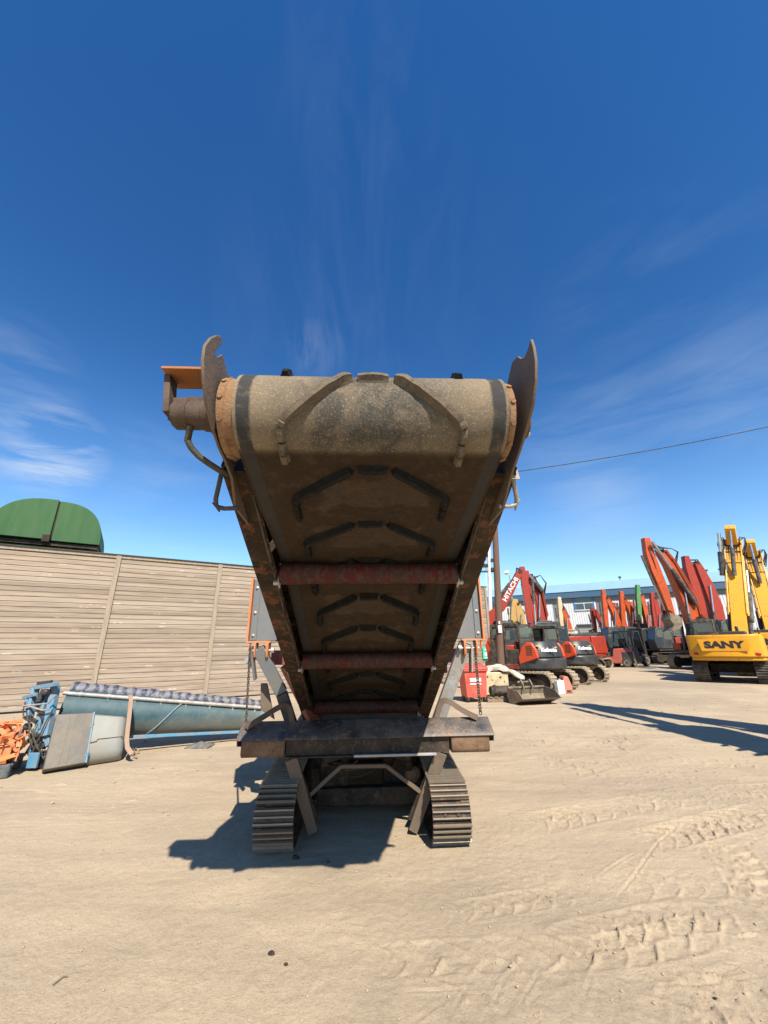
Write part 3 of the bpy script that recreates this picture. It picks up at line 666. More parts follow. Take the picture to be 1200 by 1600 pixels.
# --- side frames: channels with flanges turned in, hung on the head plates
FA = (1.98, 2.630); FB = (5.85, .775)
fd = Vector((FB[0] - FA[0], FB[1] - FA[1])).normalized(); fn = Vector((-fd.y, fd.x))
def fpt(t, n): return (FA[0] + fd.x * t + fn.x * n, FA[1] + fd.y * t + fn.y * n)
FL = math.hypot(FB[0] - FA[0], FB[1] - FA[1])
for sg in (-1, 1):
    mb = MB(); uo = sg * .812
    mb.px([fpt(.0, 0), fpt(FL, 0), fpt(FL, .30), fpt(.22, .30), fpt(.0, .16)], uo - sg * .010, uo)
    mb.px([fpt(.03, -.008), fpt(FL, -.008), fpt(FL, .002), fpt(.03, .002)], uo - sg * .152, uo + sg * .002)
    mb.px([fpt(.22, .302), fpt(FL, .302), fpt(FL, .312), fpt(.22, .312)], uo - sg * .085, uo + sg * .002)
    for t in (.35, .95, 1.6, 2.3, 3.0, 3.6): mb.px([fpt(t, .0), fpt(t + .012, .0), fpt(t + .012, .30), fpt(t, .30)], uo - sg * .11, uo - sg * .008)
    fr = hb(mb, 'side_frame', M['frame_brown'], bevel=.003)
    for t in (1.06, 2.58, 4.0):                  # roller brackets and shaft bolts
        mb = MB(); p = fpt(t, -.01); mb.px([fpt(t - .06, .10), fpt(t + .06, .10), fpt(t + .04, -.05), fpt(t - .04, -.05)], uo - sg * .164, uo - sg * .153)
        mb.lathe([(0, .02), (.03, .02), (.03, .012), (.05, .012)], (uo - sg * .12, *fpt(t, -.03)), (-sg, 0, 0), 6)
        hb(mb, 'roller_bracket', M['bolt'], fr)
    mb = MB(); mb.tube([(uo - sg * .135, *fpt(t, -.018 + .006 * math.sin(t * 7))) for t in [.2 + .12 * i for i in range(30)]], .007, 6); hb(mb, 'cable_run', M['rubber'], fr)
# cross ties between the frames, seen dark past the belt edges
for t in (.42, 1.35, 2.05, 2.9):
    mb = MB(); p = fpt(t, .20); mb.bar((-.80, *p), (.80, *p), .05, .05, (0, *fn)); hb(mb, 'cross_tie', M['dark_steel'], bevel=.004)
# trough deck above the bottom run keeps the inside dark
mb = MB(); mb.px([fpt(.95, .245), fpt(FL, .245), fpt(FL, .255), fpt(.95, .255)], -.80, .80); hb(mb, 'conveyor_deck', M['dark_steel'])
mb = MB(); mb.box((0, 5.98, .98), (1.5, .05, 1.0)); mb.box((0, 5.80, 1.42), (1.5, .4, .04)); hb(mb, 'tail_guard', M['dark_steel'])  # dark closure added so the opening behind the tail reads black
# --- return rollers
for (v, z, hl) in ((2.93, 2.210, .652), (4.28, 1.566, .655), (5.50, .985, .65)):
    mb = MB(); r = .077
    mb.lathe([(-hl - .03, .018), (-hl, .018), (-hl, r - .012), (-hl + .012, r), (-hl + .16, r), (-hl + .162, r - .004), (-.16, r - .005), (-.157, r - .002), (.157, r - .002), (.16, r - .005), (hl - .162, r - .004), (hl - .16, r), (hl - .012, r), (hl, r - .012), (hl, .018), (hl + .03, .018)], (0, v, z), (1, 0, 0), 24)
    hb(mb, 'return_roller', M['red_roller'], smooth=40)
# --- grab handles on the frames
def handle(pix, v, mat, r=.013):
    pts = [h_v(px, py, vv) for (px, py, vv) in pix]; P = []
    for i, p in enumerate(pts):                  # rounded corners
        if i in (0, len(pts) - 1): P.append(p); continue
        a = (pts[i - 1] - p).normalized() * .035; b2 = (pts[i + 1] - p).normalized() * .035
        P += [p + a, p + (a + b2) * .3, p + b2]
    mb = MB(); mb.tube(P, r, 10); hb(mb, 'grab_handle', mat)
handle([(352, 728, 1.98), (348, 731, 1.99), (335, 789, 2.10), (340, 795, 2.11), (372, 794, 2.12)], 2.1, M['black_steel'])
handle([(800, 742, 2.03), (809, 786, 2.12), (807, 791, 2.13), (780, 791, 2.13)], 2.1, M['galv'])
mb = MB(); q = [h_v(px, py, 2.02) for px, py in ((802, 712), (812, 749), (790, 748), (792, 735))]
mb.py([(p.x, p.z) for p in q], 2.015, 2.024); hb(mb, 'guard_tab', M['galv'])
mb = MB(); p = h_v(816, 679, 1.86); mb.lathe([(0, .012), (.04, .012)], p, (1, 0, 0), 6); hb(mb, 'plate_bolt', M['bolt'])

# --- tail bumper beam hung on chains
bx0, bx1 = -1.262, 1.262
mb = MB(); mb.px([(4.66, .965), (4.57, .992), (4.405, .885), (4.385, .850), (4.397, .850), (4.415, .878), (4.573, .978), (4.655, .955)], bx0, bx1)
for u in (bx0 + .006, bx1 - .006): mb.px([(4.655, .953), (4.573, .976), (4.417, .877), (4.40, .845), (4.41, .80), (4.60, .76), (4.66, .80)], u - .004, u + .004)
beam = hb(mb, 'bumper_beam', M['beam_steel'], bevel=.006)
for (a, c) in ((bx0 + .045, -.80), (.83, bx1 - .05)):
    mb = MB(); r = .06
    pr = [(4.42, .855), (4.405, .84), (4.40, .74), (4.41, .715), (4.43, .70), (4.55, .70), (4.55, .855)]
    mb.px(pr, a, c); hb(mb, 'rusty_end_block', M['rust_brown'], beam, bevel=.012)
mb = MB(); mb.box((0.01, 4.445, .785), (1.60, .02, .16)); mb.box((-.06, 4.42, .700), (1.46, .07, .012)); hb(mb, 'angle_bar', M['dark_steel'], beam, bevel=.002)
mb = MB(); mb.box((0.27, 4.385, .703), (.80, .035, .022)); hb(mb, 'lip_strip', M['galv'], beam, bevel=.004)
for p in ((-.15, .925), (.14, .89), (.04, .90)):
    mb = MB(); v = 4.47 - (.91 - p[1]) * 1.5; mb.lathe([(0, .014), (.018, .014)], (p[0], v, p[1] - .006), (0, -.6, .8), 8); hb(mb, 'beam_bolt', M['bolt'], beam)
for sg, pts in ((-1, ((386, 1136, 4.46), (415, 1118, 4.50), (435, 1105, 4.52), (447, 1101, 4.54), (454, 1107, 4.56), (457, 1130, 4.58))), (1, ((745, 1121, 4.52), (722, 1110, 4.55), (704, 1097, 4.57), (694, 1094, 4.58), (687, 1099, 4.60), (681, 1124, 4.62)))):
    P0_ = [h_v(x, y, v) for x, y, v in pts]; P = [P0_[0]]
    for a, b2 in zip(P0_[:-1], P0_[1:]): P += [a.lerp(b2, .25), a.lerp(b2, .75)]
    P.append(P0_[-1]); mb = MB(); vs = []; fs = []
    for i, p in enumerate(P):
        d = (P[min(i + 1, len(P) - 1)] - P[max(i - 1, 0)]).normalized(); n = Vector((0, 1, 0)).cross(d).normalized()
        for a, b2 in ((-1, -1), (1, -1), (1, 1), (-1, 1)): vs.append(p + Vector((0, .03, 0)) * a + n * .026 * b2)
    for i in range(len(P) - 1):
        for k in range(4): fs.append((i * 4 + k, i * 4 + (k + 1) % 4, i * 4 + 4 + (k + 1) % 4, i * 4 + 4 + k))
    fs += [(3, 2, 1, 0), tuple(len(vs) - 4 + k for k in range(4))]; mb.add(vs, fs)
    hb(mb, 'hook_bar', M['motor_brown'] if sg < 0 else M['plate'], smooth=50)
# chains
def chain_links(top, bot, r=.0055, L=.040, w=.013):
    mb = MB(); top = Vector(top); bot = Vector(bot); d = bot - top; n = int(d.length / (L * .72)); d.normalize()
    a = d.cross(Vector((0, 1, 0))).normalized(); b2 = d.cross(a)
    for i in range(n):
        c = top + d * (L * .72 * (i + .5)); s = a if i % 2 else b2; s = (s * .85 + (b2 if i % 2 else a) * .5).normalized(); pts = []
        for k in range(10):
            t = 2 * math.pi * k / 10; st = math.cos(t); pts.append(c + s * (w * math.sin(t)) + d * ((L / 2 - w) * (1 if st > 0 else -1) + w * st))
        mb.tube(pts, r, 6, closed=True)
    return mb
for (tx, ty, bx, by, vt) in ((391, 1009, 384, 1137, 4.64), (741, 1001, 751, 1117, 4.70)):
    t = h_v(tx, ty, vt); b2 = h_v(bx, by, 4.56); hb(chain_links(t, b2), 'hanging_chain', M['chain'])
# --- struts below the beam
for a, c in (((455, 1186, 4.44), (489, 1301, 4.52)), ((689, 1176, 4.45), (645, 1299, 4.55))):
    p = h_v(*a); q = h_v(*c); q.z = max(q.z, .02); mid = p.lerp(q, .30)
    mb = MB(); mb.bar(p, mid, .118, .035, (0, -1, .2), w1=.112); mb.bar(mid, q, .112, .035, (0, -1, .2), w1=.085); hb(mb, 'beam_strut', M['plate'], bevel=.004)
    mb = MB(); mb.bar(p + Vector((0, .10, 0)), q + Vector((0, .12, .05)), .06, .07); hb(mb, 'rear_strut', M['dark_steel'], bevel=.004)
P = [h_v(x, y, 4.62) for x, y in ((480, 1246), (533, 1197), (603, 1196), (658, 1238))]
mb = MB()
for a, b2 in zip(P[:-1], P[1:]): mb.bar(a, b2, .05, .034, (0, 0, 1))
hb(mb, 'strut_brace', M['plate'], bevel=.003)
# --- undercarriage
def loop_path(y0, y1, r, step, r1=None):
    pts = []
    if r1:
        d = (y1 - r1) - (y0 + r); be = math.degrees(math.atan2(r1 - r, d)); c0 = (y0 + r, r); c1 = (y1 - r1, r1); tn = 90 + 2 * be
        n = int(d / step); pts += [(c0[0] + d * i / n, 0.0, (0, -1)) for i in range(n)]
        m_ = int(r1 * R(tn + 90) / step)
        for i in range(m_): a = -90 + (tn + 90) * i / m_; pts.append((c1[0] + r1 * math.cos(R(a)), r1 + r1 * math.sin(R(a)), (math.cos(R(a)), math.sin(R(a)))))
        a0 = (c1[0] + r1 * math.cos(R(tn)), r1 + r1 * math.sin(R(tn))); a1 = (c0[0] + r * math.cos(R(tn)), r + r * math.sin(R(tn)))
        for i in range(n): t = i / n; pts.append((a0[0] + (a1[0] - a0[0]) * t, a0[1] + (a1[1] - a0[1]) * t, (math.cos(R(tn)), math.sin(R(tn)))))
        m_ = int(r * R(270 - tn) / step)
        for i in range(m_): a = tn + (270 - tn) * i / m_; pts.append((c0[0] + r * math.cos(R(a)), r + r * math.sin(R(a)), (math.cos(R(a)), math.sin(R(a)))))
        return pts
    n = max(2, int((y1 - y0 - 2 * r) / step))
    for i in range(n): pts.append((y0 + r + (y1 - y0 - 2 * r) * i / n, 0.0, (0, -1)))
    m_ = max(4, int(math.pi * r / step))
    for i in range(m_): a = -90 + 180 * i / m_; pts.append((y1 - r + r * math.cos(R(a)), r + r * math.sin(R(a)), (math.cos(R(a)), math.sin(R(a)))))
    for i in range(n): pts.append((y1 - r - (y1 - y0 - 2 * r) * i / n, 2 * r, (0, 1)))
    for i in range(m_): a = 90 + 180 * i / m_; pts.append((y0 + r + r * math.cos(R(a)), r + r * math.sin(R(a)), (math.cos(R(a)), math.sin(R(a)))))
    return pts
def track_chain(xc, w, y0, y1, r, pitch, bars=3, th=.022, gh=.024, bar_w=.014, r1=None, gb=None):
    mb = MB();  fine = loop_path(y0, y1, r, .004, r1)
    # arc-length table
    acc = [0]; 
    for a, b2 in zip(fine[:-1], fine[1:]): acc.append(acc[-1] + math.hypot(b2[0] - a[0], b2[1] - a[1]))
    tot = acc[-1] + math.hypot(fine[0][0] - fine[-1][0], fine[0][1] - fine[-1][1]); acc = np.array(acc); N = int(tot / pitch)
    def at(s):
        s %= tot; i = min(int(np.searchsorted(acc, s)), len(fine) - 1); return fine[i]
    rn = random.Random(int(xc * 100))
    for i in range(N):
        s = tot * i / N; p = at(s); n = Vector((0, p[2][0], p[2][1])); t = Vector((0, -p[2][1], p[2][0]))
        Rm = Matrix((Vector((1, 0, 0)), t, n)).transposed(); jx = rn.uniform(-.003, .003)
        mb.box(Vector((xc + jx, p[0], p[1])) - n * th / 2, (w, tot / N * .93, th), Rm)
        for b_ in range(bars):
            o = (b_ - (bars - 1) / 2) * tot / N / bars
            (gb or mb).box(Vector((xc + jx, p[0], p[1])) + t * o + n * gh / 2, (w, bar_w, gh), Rm)
        for sx in (-.06, .06):
            mb.box(Vector((xc + sx, p[0], p[1])) + t * (.5 * tot / N / bars) + n * .007, (.022, .02, .012), Rm)
    return mb
for sg in (-1, 1):
    uc = .750 if sg > 0 else -.818; w = .345; y0, y1, r = 4.15, 7.6, .240
    mb = MB(); mb.px([(y0 + .25, .10), (y1 - .3, .10), (y1 - .3, .50), (y0 + .45, .40), (y0 + .25, .30)], uc - .10, uc + .10)
    tr = hb(mb, 'track', M['dark_steel'], bevel=.01)
    gb = MB(); hb(track_chain(uc, w, y0 + .03, y1, r, .144, 3, .022, .026, .012, .38, gb), 'track_chain', M['track_steel'], tr, smooth=0); hb(gb, 'grouser_bars', M['grouser'], tr, smooth=0)
    for yy, r in ((y0 + .03 + r, r), (y1 - .38, .38)):
        mb = MB(); mb.lathe([(-.13, .07), (-.125, .075), (-.05, .08), (-.05, r - .05), (.05, r - .05), (.05, .08), (.125, .075), (.13, .07)], (uc, yy, r), (1, 0, 0), 24)
        hb(mb, 'idler_wheel', M['dark_steel'], tr)
mb = MB(); mb.box((.03, 4.98, .205), (1.10, .12, .16)); hb(mb, 'front_crossmember', M['dark_steel'], bevel=.008)
for c_, d_ in (((.0, 5.35, .42), (1.12, .30, .03)), ((0, 5.9, .36), (1.14, .16, .2)), ((0, 6.9, .36), (1.14, .16, .2))):
    mb = MB(); mb.box(c_, d_); hb(mb, 'rear_crossmember', M['dark_steel'], bevel=.006)
for sg in (-1, 1):
    mb = MB(); mb.bar((sg * .56, 4.85, .15), (sg * .50, 6.6, .80), .08, .14); mb.bar((sg * .53, 5.3, .42), (sg * .55, 7.4, .62), .07, .24); mb.box((sg * .545, 5.02, .30), (.09, .16, .34))
    hb(mb, 'chassis_rail', M['dark_steel'], bevel=.006)
for c_, d_, r_ in (((-.38, 5.25, .34), (.34, .5, .34), (0, 0, .1)), ((.36, 5.45, .36), (.3, .6, .40), (0, 0, -.1)), ((0, 5.7, .62), (1.0, .5, .16), (.15, 0, 0)), ((-.05, 5.15, .56), (.9, .06, .14), (.3, 0, 0))):
    mb = MB(); mb.box(c_, d_, r_); hb(mb, 'drive_housing', M['dark_steel'], bevel=.02)
for sg in (-1, 1):
    mb = MB(); mb.bar((sg * .42, 4.62, .62), (sg * .50, 5.2, .26), .06, .10); mb.bar((sg * .20, 4.72, .66), (sg * .30, 5.3, .40), .05, .08); mb.bar((sg * .18, 4.72, .66), (sg * .44, 4.62, .62), .05, .06); hb(mb, 'support_bracket', M['dark_steel'], bevel=.005)
mb = MB(); mb.lathe([(0, .075), (.10, .075), (.11, .06), (.14, .05)], (.50, 4.90, .40), (-.3, -1, .3), 14); hb(mb, 'drive_gearbox', M['rust_brown'])
mb = MB()
for (a, b2) in (((-.45, 4.95, .50), (.3, 5.2, .45)), ((-.3, 5.0, .36), (.42, 5.3, .50)), ((-.5, 5.1, .40), (-.1, 5.0, .52))):
    a = Vector(a); b2 = Vector(b2); mb.tube([a, a.lerp(b2, .3) + Vector((0, 0, -.06)), a.lerp(b2, .7) + Vector((0, -.05, -.03)), b2], .014, 8)
hb(mb, 'hose_bundle', M['rubber'])
# --- body: red chassis, hopper sides with orange flanges, engine deck (mostly behind the conveyor)
mb = MB(); mb.box((0, 5.15, 1.585), (2.28, .14, .16)); mb.box((0, 7.6, 1.52), (2.2, .16, .2))
for sg in (-1, 1): mb.box((sg * .93, 6.4, 1.48), (.12, 2.4, .2))
hb(mb, 'red_chassis', M['red_paint'], bevel=.006)
for sg in (-1, 1):
    if sg < 0: mb = MB(); mb.bar((sg * .98, 5.2, 1.5), (sg * .62, 5.6, .75), .10, .12); hb(mb, 'red_leg', M['red_paint'], bevel=.006)
mb = MB(); mb.box((0, 6.9, 1.06), (1.5, 2.4, .72)); mb.box((0, 6.2, .72), (1.0, 1.0, .25)); hb(mb, 'engine_housing', M['dark_grey'], bevel=.02)
mb = MB(); mb.pz([(-1.22, 4.95), (-.75, 5.35), (.75, 5.35), (1.22, 4.95), (1.22, 7.9), (-1.22, 7.9)], 1.78, 2.30); hb(mb, 'hopper', M['dark_grey'], bevel=.01)
for sg in (-1, 1):
    mb = MB(); e = sg * 1.335
    mb.py([(e - sg * .02, 1.775), (e - sg * .02, 2.46), (e - sg * .42, 2.50), (e - sg * .42, 1.84), (e - sg * .30, 1.775)], 4.740, 4.748)
    mb.box((e - sg * .055, 4.733, 2.12), (.07, .010, .68))
    mb.pz([(e - sg * .012, 4.742), (e - sg * .012, 4.95), (e - sg * .35, 5.4), (e - sg * .38, 5.4)], 1.80, 2.46)
    pn = hb(mb, 'hopper_panel', M['grey_paint'], bevel=.002)
    mb = MB(); mb.box((e - sg * .004, 4.715, 2.115), (.022, .065, .70)); mb.box((e - sg * .13, 4.715, 1.760), (.27, .065, .016))
    hb(mb, 'orange_flange', M['orange_paint'], pn, bevel=.002)
    mb = MB()
    for (du, w) in ((.10, .020), (.235, .026)): mb.px([(4.66, 1.755), (4.80, 1.755), (4.79, 1.66), (4.74, 1.58), (4.68, 1.60), (4.655, 1.66)], e - sg * du - w / 2, e - sg * du + w / 2); hb(mb, 'hinge_lug', M['orange_paint'], pn, bevel=.004); mb = MB()
    mb.px([(4.69, 1.76), (4.73, 1.76), (4.72, 1.665), (4.70, 1.665)], e - sg * .045, e - sg * .025)
    hb(mb, 'hinge_lug', M['orange_paint'], pn, bevel=.004)
    for (du, z) in ((.055, 2.36), (.055, 2.08), (.055, 1.83)):
        mb = MB(); mb.lathe([(0, .017), (.006, .017), (.009, .010), (.018, .008)], (e - sg * du, 4.727, z), (0, -1, 0), 10); hb(mb, 'panel_bolt', M['bolt'], pn)
    mb = MB(); mb.lathe([(-.13, .014), (.10, .014)], (e - sg * .17, 4.705, 1.672), (1, 0, 0), 10); mb.lathe([(.0, .03), (.03, .03)], (e - sg * .275, 4.705, 1.672), (sg * -1, 0, 0), 6); hb(mb, 'hinge_pin', M['bolt'], pn)
# support arms
def arm(pix, w, t, mat, cap=None):
    p = h_v(*pix[0]); q = h_v(*pix[1]); mb = MB(); mb.bar(p, q, w, t, (0, -1, 0)); return mb, p, q
mb, p, q = arm(((404, 1013, 4.72), (440, 1082, 4.86)), .125, .09, None); mb.bar(p + Vector((-.075, -.02, .02)), h_v(399, 1062, 4.74), .022, .10, (0, -1, 0)); a1 = hb(mb, 'support_arm', M['grey_paint'], bevel=.006)
mb = MB(); mb.bar(q + Vector((.0, .01, -.012)), h_v(462, 1150, 5.0), .118, .085, (0, -1, 0)); hb(mb, 'arm_sleeve', M['navy'], a1, bevel=.006)
mb, p, q = arm(((727, 1005, 4.76), (676, 1150, 5.02)), .135, .09, None); mb.bar(p + Vector((.055, -.03, -.02)), h_v(736, 1050, 4.74), .022, .12, (0, -1, 0)); hb(mb, 'support_arm', M['galv'], bevel=.006)
mb = MB(); mb.py([(-1.20, 1.32), (-1.13, 1.32), (-1.02, .95), (-1.18, 1.05)], 4.93, 4.96); hb(mb, 'gusset_plate', M['plate'], bevel=.003)
mb = MB(); mb.lathe([(0, .045), (.05, .045), (.06, .03), (.10, .03)], h_v(392, 1032, 4.80), (-.2, -1, 0), 8); mb.box(h_v(394, 1032, 4.84), (.05, .06, .14)); hb(mb, 'hydraulic_valve', M['galv'])
# ================================================================== FENCE
FP0 = ground(0, 1116); FP1 = ground(770, 1061)
fdir = (FP1 - FP0); fdir.z = 0; FLEN = fdir.length; fdir.normalize(); fnor = Vector((fdir.y, -fdir.x, 0))   # towards the camera
def fence_s(px, py):
    p = onplane(px, py, FP0, fnor); return (p - FP0).dot(fdir), p.z
s1, _ = fence_s(168, 960); s2, _ = fence_s(335, 960); _, FH = fence_s(0, 850); SP = s2 - s1
posts = [s1 + SP * k for k in range(-3, 40) if s1 + SP * k < FLEN - SP * .6] + [FLEN]
fa = math.atan2(fdir.y, fdir.x)
fence = empty('timber_fence', (FP0.x + fdir.x * 4, FP0.y + fdir.y * 4, 0), fa, 'tall weathered timber board fence running behind the machine on the left', 'fence')
FO = -4.0
rn = random.Random(9)
for i, s in enumerate(posts):
    mb = MB(); mb.box((s + FO, -.035, FH / 2 - .02), (.145, .07, FH - .06)); mb.box((s + FO, .06, FH / 2 - .03), (.10, .11, FH - .1))
    mb.build('fence_post', M['fence_post'], fence, bevel=.004)
for a, b2 in zip(posts[:-1], posts[1:]):
    mb = MB(); z = .04; x0, x1 = a + FO + .05, b2 + FO - .05
    while z < FH - .14:
        h = min(BOARD_H, FH - .10 - z); t = rn.uniform(-.004, .004); tilt = rn.uniform(-.004, .004)
        vs = []
        for x, dz in ((x0, -tilt), (x1, tilt)):
            for (y, zz) in ((.010 + t, z + .005), (-.008 + t, z + .009), (-.008 + t, z + h - .010), (.010 + t, z + h - .005), (.03, z + h - .005), (.03, z + .005)): vs.append((x, y, zz + dz))
        mb.add(vs, [(5, 4, 3, 2, 1, 0), (6, 7, 8, 9, 10, 11)] + [(i, (i + 1) % 6, 6 + (i + 1) % 6, 6 + i) for i in range(6)])
        z += BOARD_H
    mb.box(((x0 + x1) / 2, .038, FH / 2), (x1 - x0, .012, FH - .12))
    mb.build('fence_panel', M['boards'], fence, smooth=0)
mb = MB(); mb.box(((posts[0] + posts[-1]) / 2 + FO, -.03, FH - .085), (posts[-1] - posts[0] + .2, .035, .10)); mb.build('top_rail', M['fence_post'], fence, bevel=.003)
mb = MB(); mb.box(((posts[0] + posts[-1]) / 2 + FO, .01, FH - .016), (posts[-1] - posts[0] + .3, .20, .032)); mb.build('fence_cap', M['dark_grey'], fence, bevel=.003)
# green sign
sp, sz = fence_s(761, 1020)
pp = FP0 + fdir * sp; sg_ = empty('safety_sign', (pp.x + fnor.x * .05, pp.y + fnor.y * .05, sz), fa, 'small green and white safety sign fixed near the right end of the timber fence', 'sign')
mb = MB(); mb.box((0, -.03, 0), (.78, .012, .62)); mb.build('sign_board', M['sign_green'], sg_, bevel=.01)
mb = MB()
for (x, z, w, h) in ((-.12, .17, .26, .07), (.2, .18, .2, .05), (-.16, -.06, .24, .16), (.18, -.02, .22, .07), (.16, -.16, .26, .06), (-.2, -.24, .14, .05)): mb.box((x, -.039, z), (w, .006, h))
mb.build('white_panel', M['white_letter'], sg_)

# green half-round hood behind the fence
hpn = FP0 - fnor * 2.2
def hood_pt(px, py):
    p = onplane(px, py, hpn, fnor); return ((p - hpn).dot(fdir), p.z)
xr, zr = hood_pt(155, 853); xs, zs = hood_pt(77, 848); xt, zt = hood_pt(80, 781)
xl = xs - (xr - xs) * 1.22
hd = empty('green_hood', (hpn.x + fdir.x * xs, hpn.y + fdir.y * xs, 0), fa, 'green painted half round steel hood showing above the left end of the fence', 'hood')
zb = zr + .03; ht = zt - zb; rw = xr - xs; lw = xs - xl
def half(w, n=18): return [(w * math.cos(R(90 * i / n)) ** .72 if i < n else 0, zb + ht * math.sin(R(90 * i / n)) ** .86) for i in range(n + 1)]
right = half(rw); left = [(-x * lw / rw, z) for x, z in right]
mb = MB(); mb.py([(.025, zb)] + right[:-1] + [(.025, zb + ht)], 0, 2.6); mb.build('hood_half', M['green_hood'], hd, bevel=.015)
mb = MB(); mb.py([(-.025, zb + .02)] + [(x, z + .02) for x, z in left[:-1]] + [(-.025, zb + ht + .02)], -.06, 2.6); mb.build('hood_half', M['green_hood'], hd, bevel=.015)
mb = MB(); mb.box((0, 1.3, zb + ht * .5), (.045, 2.56, ht * .97)); mb.build('hood_seam', M['dark_steel'], hd)
mb = MB(); mb.box(((rw - lw) / 2, 1.25, zb - .10), (rw + lw - .1, 2.3, .13)); mb.box((-.12, -.05, zb + .06), (.22, .12, .26)); mb.build('hood_frame', M['dark_steel'], hd)
mb = MB(); mb.box((-lw * .5, -.03, zb + .13), (lw, .03, .04)); mb.build('hood_trim', M['dark_steel'], hd)
mb = MB(); mb.box(((rw - lw) / 2, 1.3, (zb - .16) / 2), (rw + lw - .5, 2.0, zb - .16)); mb.build('hood_base', M['green_hood'], hd, bevel=.03)

# ================================================================== LEFT SIDE: TOPPLED CONVEYOR, CRATE OF STRAPS
A = ground(72, 1204); tcv = empty('toppled_conveyor', (A.x, A.y, 0), 0, 'toppled blue framed conveyor unit with long teal trough and grey covers lying along the fence', 'conveyor')
TL = lambda p: Vector(p) - Vector((A.x, A.y, 0))
def W(px, py, Y): return TL(onY(px, py, Y))
LY, RY = 7.62, 8.95
# trough shell: open half pipe whose belly faces the camera
def trough():
    a = W(100, 1114, LY); b2 = W(404, 1122, RY); mb = MB(); n = 16; seg = 14; vs = []; fs = []
    ax = (b2 - a).normalized(); side = Vector((ax.y, -ax.x, 0)).normalized(); up = side.cross(ax) * -1
    if up.z < 0: up = -up
    for inner in (0, 1):
        for i in range(seg + 1):
            t = i / seg; c = a.lerp(b2, t); r = (.40 * (1 - t) + .235 * t) - inner * .012
            for k in range(n + 1):
                an = R(82 - 185 * k / n); vs.append(c + side * (r * .9 * math.cos(an)) + up * (r * math.sin(an)))
    m_ = (n + 1); off = (seg + 1) * m_
    for i in range(seg):
        for k in range(n):
            fs.append((i * m_ + k, i * m_ + k + 1, (i + 1) * m_ + k + 1, (i + 1) * m_ + k)); fs.append((off + i * m_ + k, off + (i + 1) * m_ + k, off + (i + 1) * m_ + k + 1, off + i * m_ + k + 1))
        fs.append((i * m_, (i + 1) * m_, off + (i + 1) * m_, off + i * m_)); fs.append((i * m_ + n, off + i * m_ + n, off + (i + 1) * m_ + n, (i + 1) * m_ + n))
    for i in (0, seg):
        for k in range(n): fs.append((i * m_ + k, off + i * m_ + k, off + i * m_ + k + 1, i * m_ + k + 1))
    mb.add(vs, fs); return mb, a, b2, ax, side, up
mt, nt_, bb = new_mat('teal_dusty_shell'); k_ = NT(nt_)
tcx = k_.coord(); s_ = k_.n('ShaderNodeSeparateXYZ'); k_.l(tcx, s_.inputs[0])
n_ = k_.noise(tcx, 5, 8, .7); nz = k_.noise(tcx, 60, 5, .8)
dust = k_.math('ADD', k_.math('MULTIPLY', n_, .55), k_.math('MULTIPLY', nz, .45))
c_ = k_.mix(k_.step(dust, .36, .64), (0.006, 0.038, 0.052), (0.045, 0.098, 0.108)); c_ = k_.mix(k_.step(k_.math('SUBTRACT', k_.math('MULTIPLY', n_, .35), s_.outputs[2]), -.38, -.06), c_, (0.15, 0.14, 0.11))
k_.l(c_, bb.inputs['Base Color']); bb.inputs['Roughness'].default_value = .6; M['teal'] = mt
mb, ta, tb, tax, tside, tup = trough(); sh = mb.build('trough', M['teal'], tcv, smooth=50)
# rolled, striped sheet along the top
def stripe_mat():
    m, nt, b = new_mat('striped_sheet'); k = NT(nt); v = k.coord()
    d = k.n('ShaderNodeVectorMath', operation='DOT_PRODUCT'); k.l(v, d.inputs[0]); d.inputs[1].default_value = tuple(tax)
    n = k.noise(v, 9, 5, .6); s = k.math('ADD', d.outputs['Value'], k.math('MULTIPLY', n, .22))
    w = k.math('FRACT', k.math('MULTIPLY', s, 6.5)); w2 = k.math('FRACT', k.math('MULTIPLY', s, 31))
    c = k.mix(k.step(w, .52, .56), (0.15, 0.15, 0.155), (0.016, 0.016, 0.038)); c = k.mix(k.math('MULTIPLY', k.step(w2, .4, .6), .4), c, (0.13, 0.13, 0.17))
    c = k.mix(k.math('MULTIPLY', k.step(n, .55, .7), .4), c, (0.5, 0.45, 0.36))
    k.l(c, b.inputs['Base Color']); b.inputs['Roughness'].default_value = .55; k.bump(w2, .4, .01, b); return m
mb = MB(); pts = []; rs = []; rn = random.Random(4)
L_ = (tb - ta).length
for i in range(46):
    t = i / 45; c = ta.lerp(tb, t); r = .40 * (1 - t) + .255 * t
    pts.append(c + tup * (r - .02 + .012 * math.sin(t * 70)) - tside * .02); rs.append((.125 * (1 - t) + .095 * t) * rn.uniform(.97, 1.03))
mb.tube(pts, rs, 14); mb.build('rolled_sheet', stripe_mat(), tcv, smooth=60)
mb = MB(); q0 = ta + tup * .335 + tside * .24 - tax * .05; q1 = tb + tup * .205 + tside * .17 + tax * .05
mb.tube([q0, q1], .034, 12)
for i in range(8):
    c = q0.lerp(q1, (i + .6) / 8); mb.tube([c - tax * .02, c + tax * .02], .043, 12); mb.box(c - tup * .05, (.03, .03, .07))
mb.build('pipe_rail', M['galv'], tcv)
mb = MB(); mb.bar(W(190, 1152, 7.7), W(404, 1142, RY - .2), .05, .045); mb.build('blue_rail', M['blue_frame'], tcv, bevel=.004)
for (t, nm) in ((.565, 'blue_strap'),):
    c = ta.lerp(tb, t); r = .40 * (1 - t) + .255 * t; mb = MB()
    mb.tube([c + tside * ((r + .012) * .9 * math.cos(R(a))) + tup * ((r + .012) * math.sin(R(a))) + tax * (-.0045 * (55 - a)) for a in range(55, -75, -10)], .014, 8); mb.build(nm, M['blue_frame'], tcv)
mb = MB(); c = tb + tax * .02
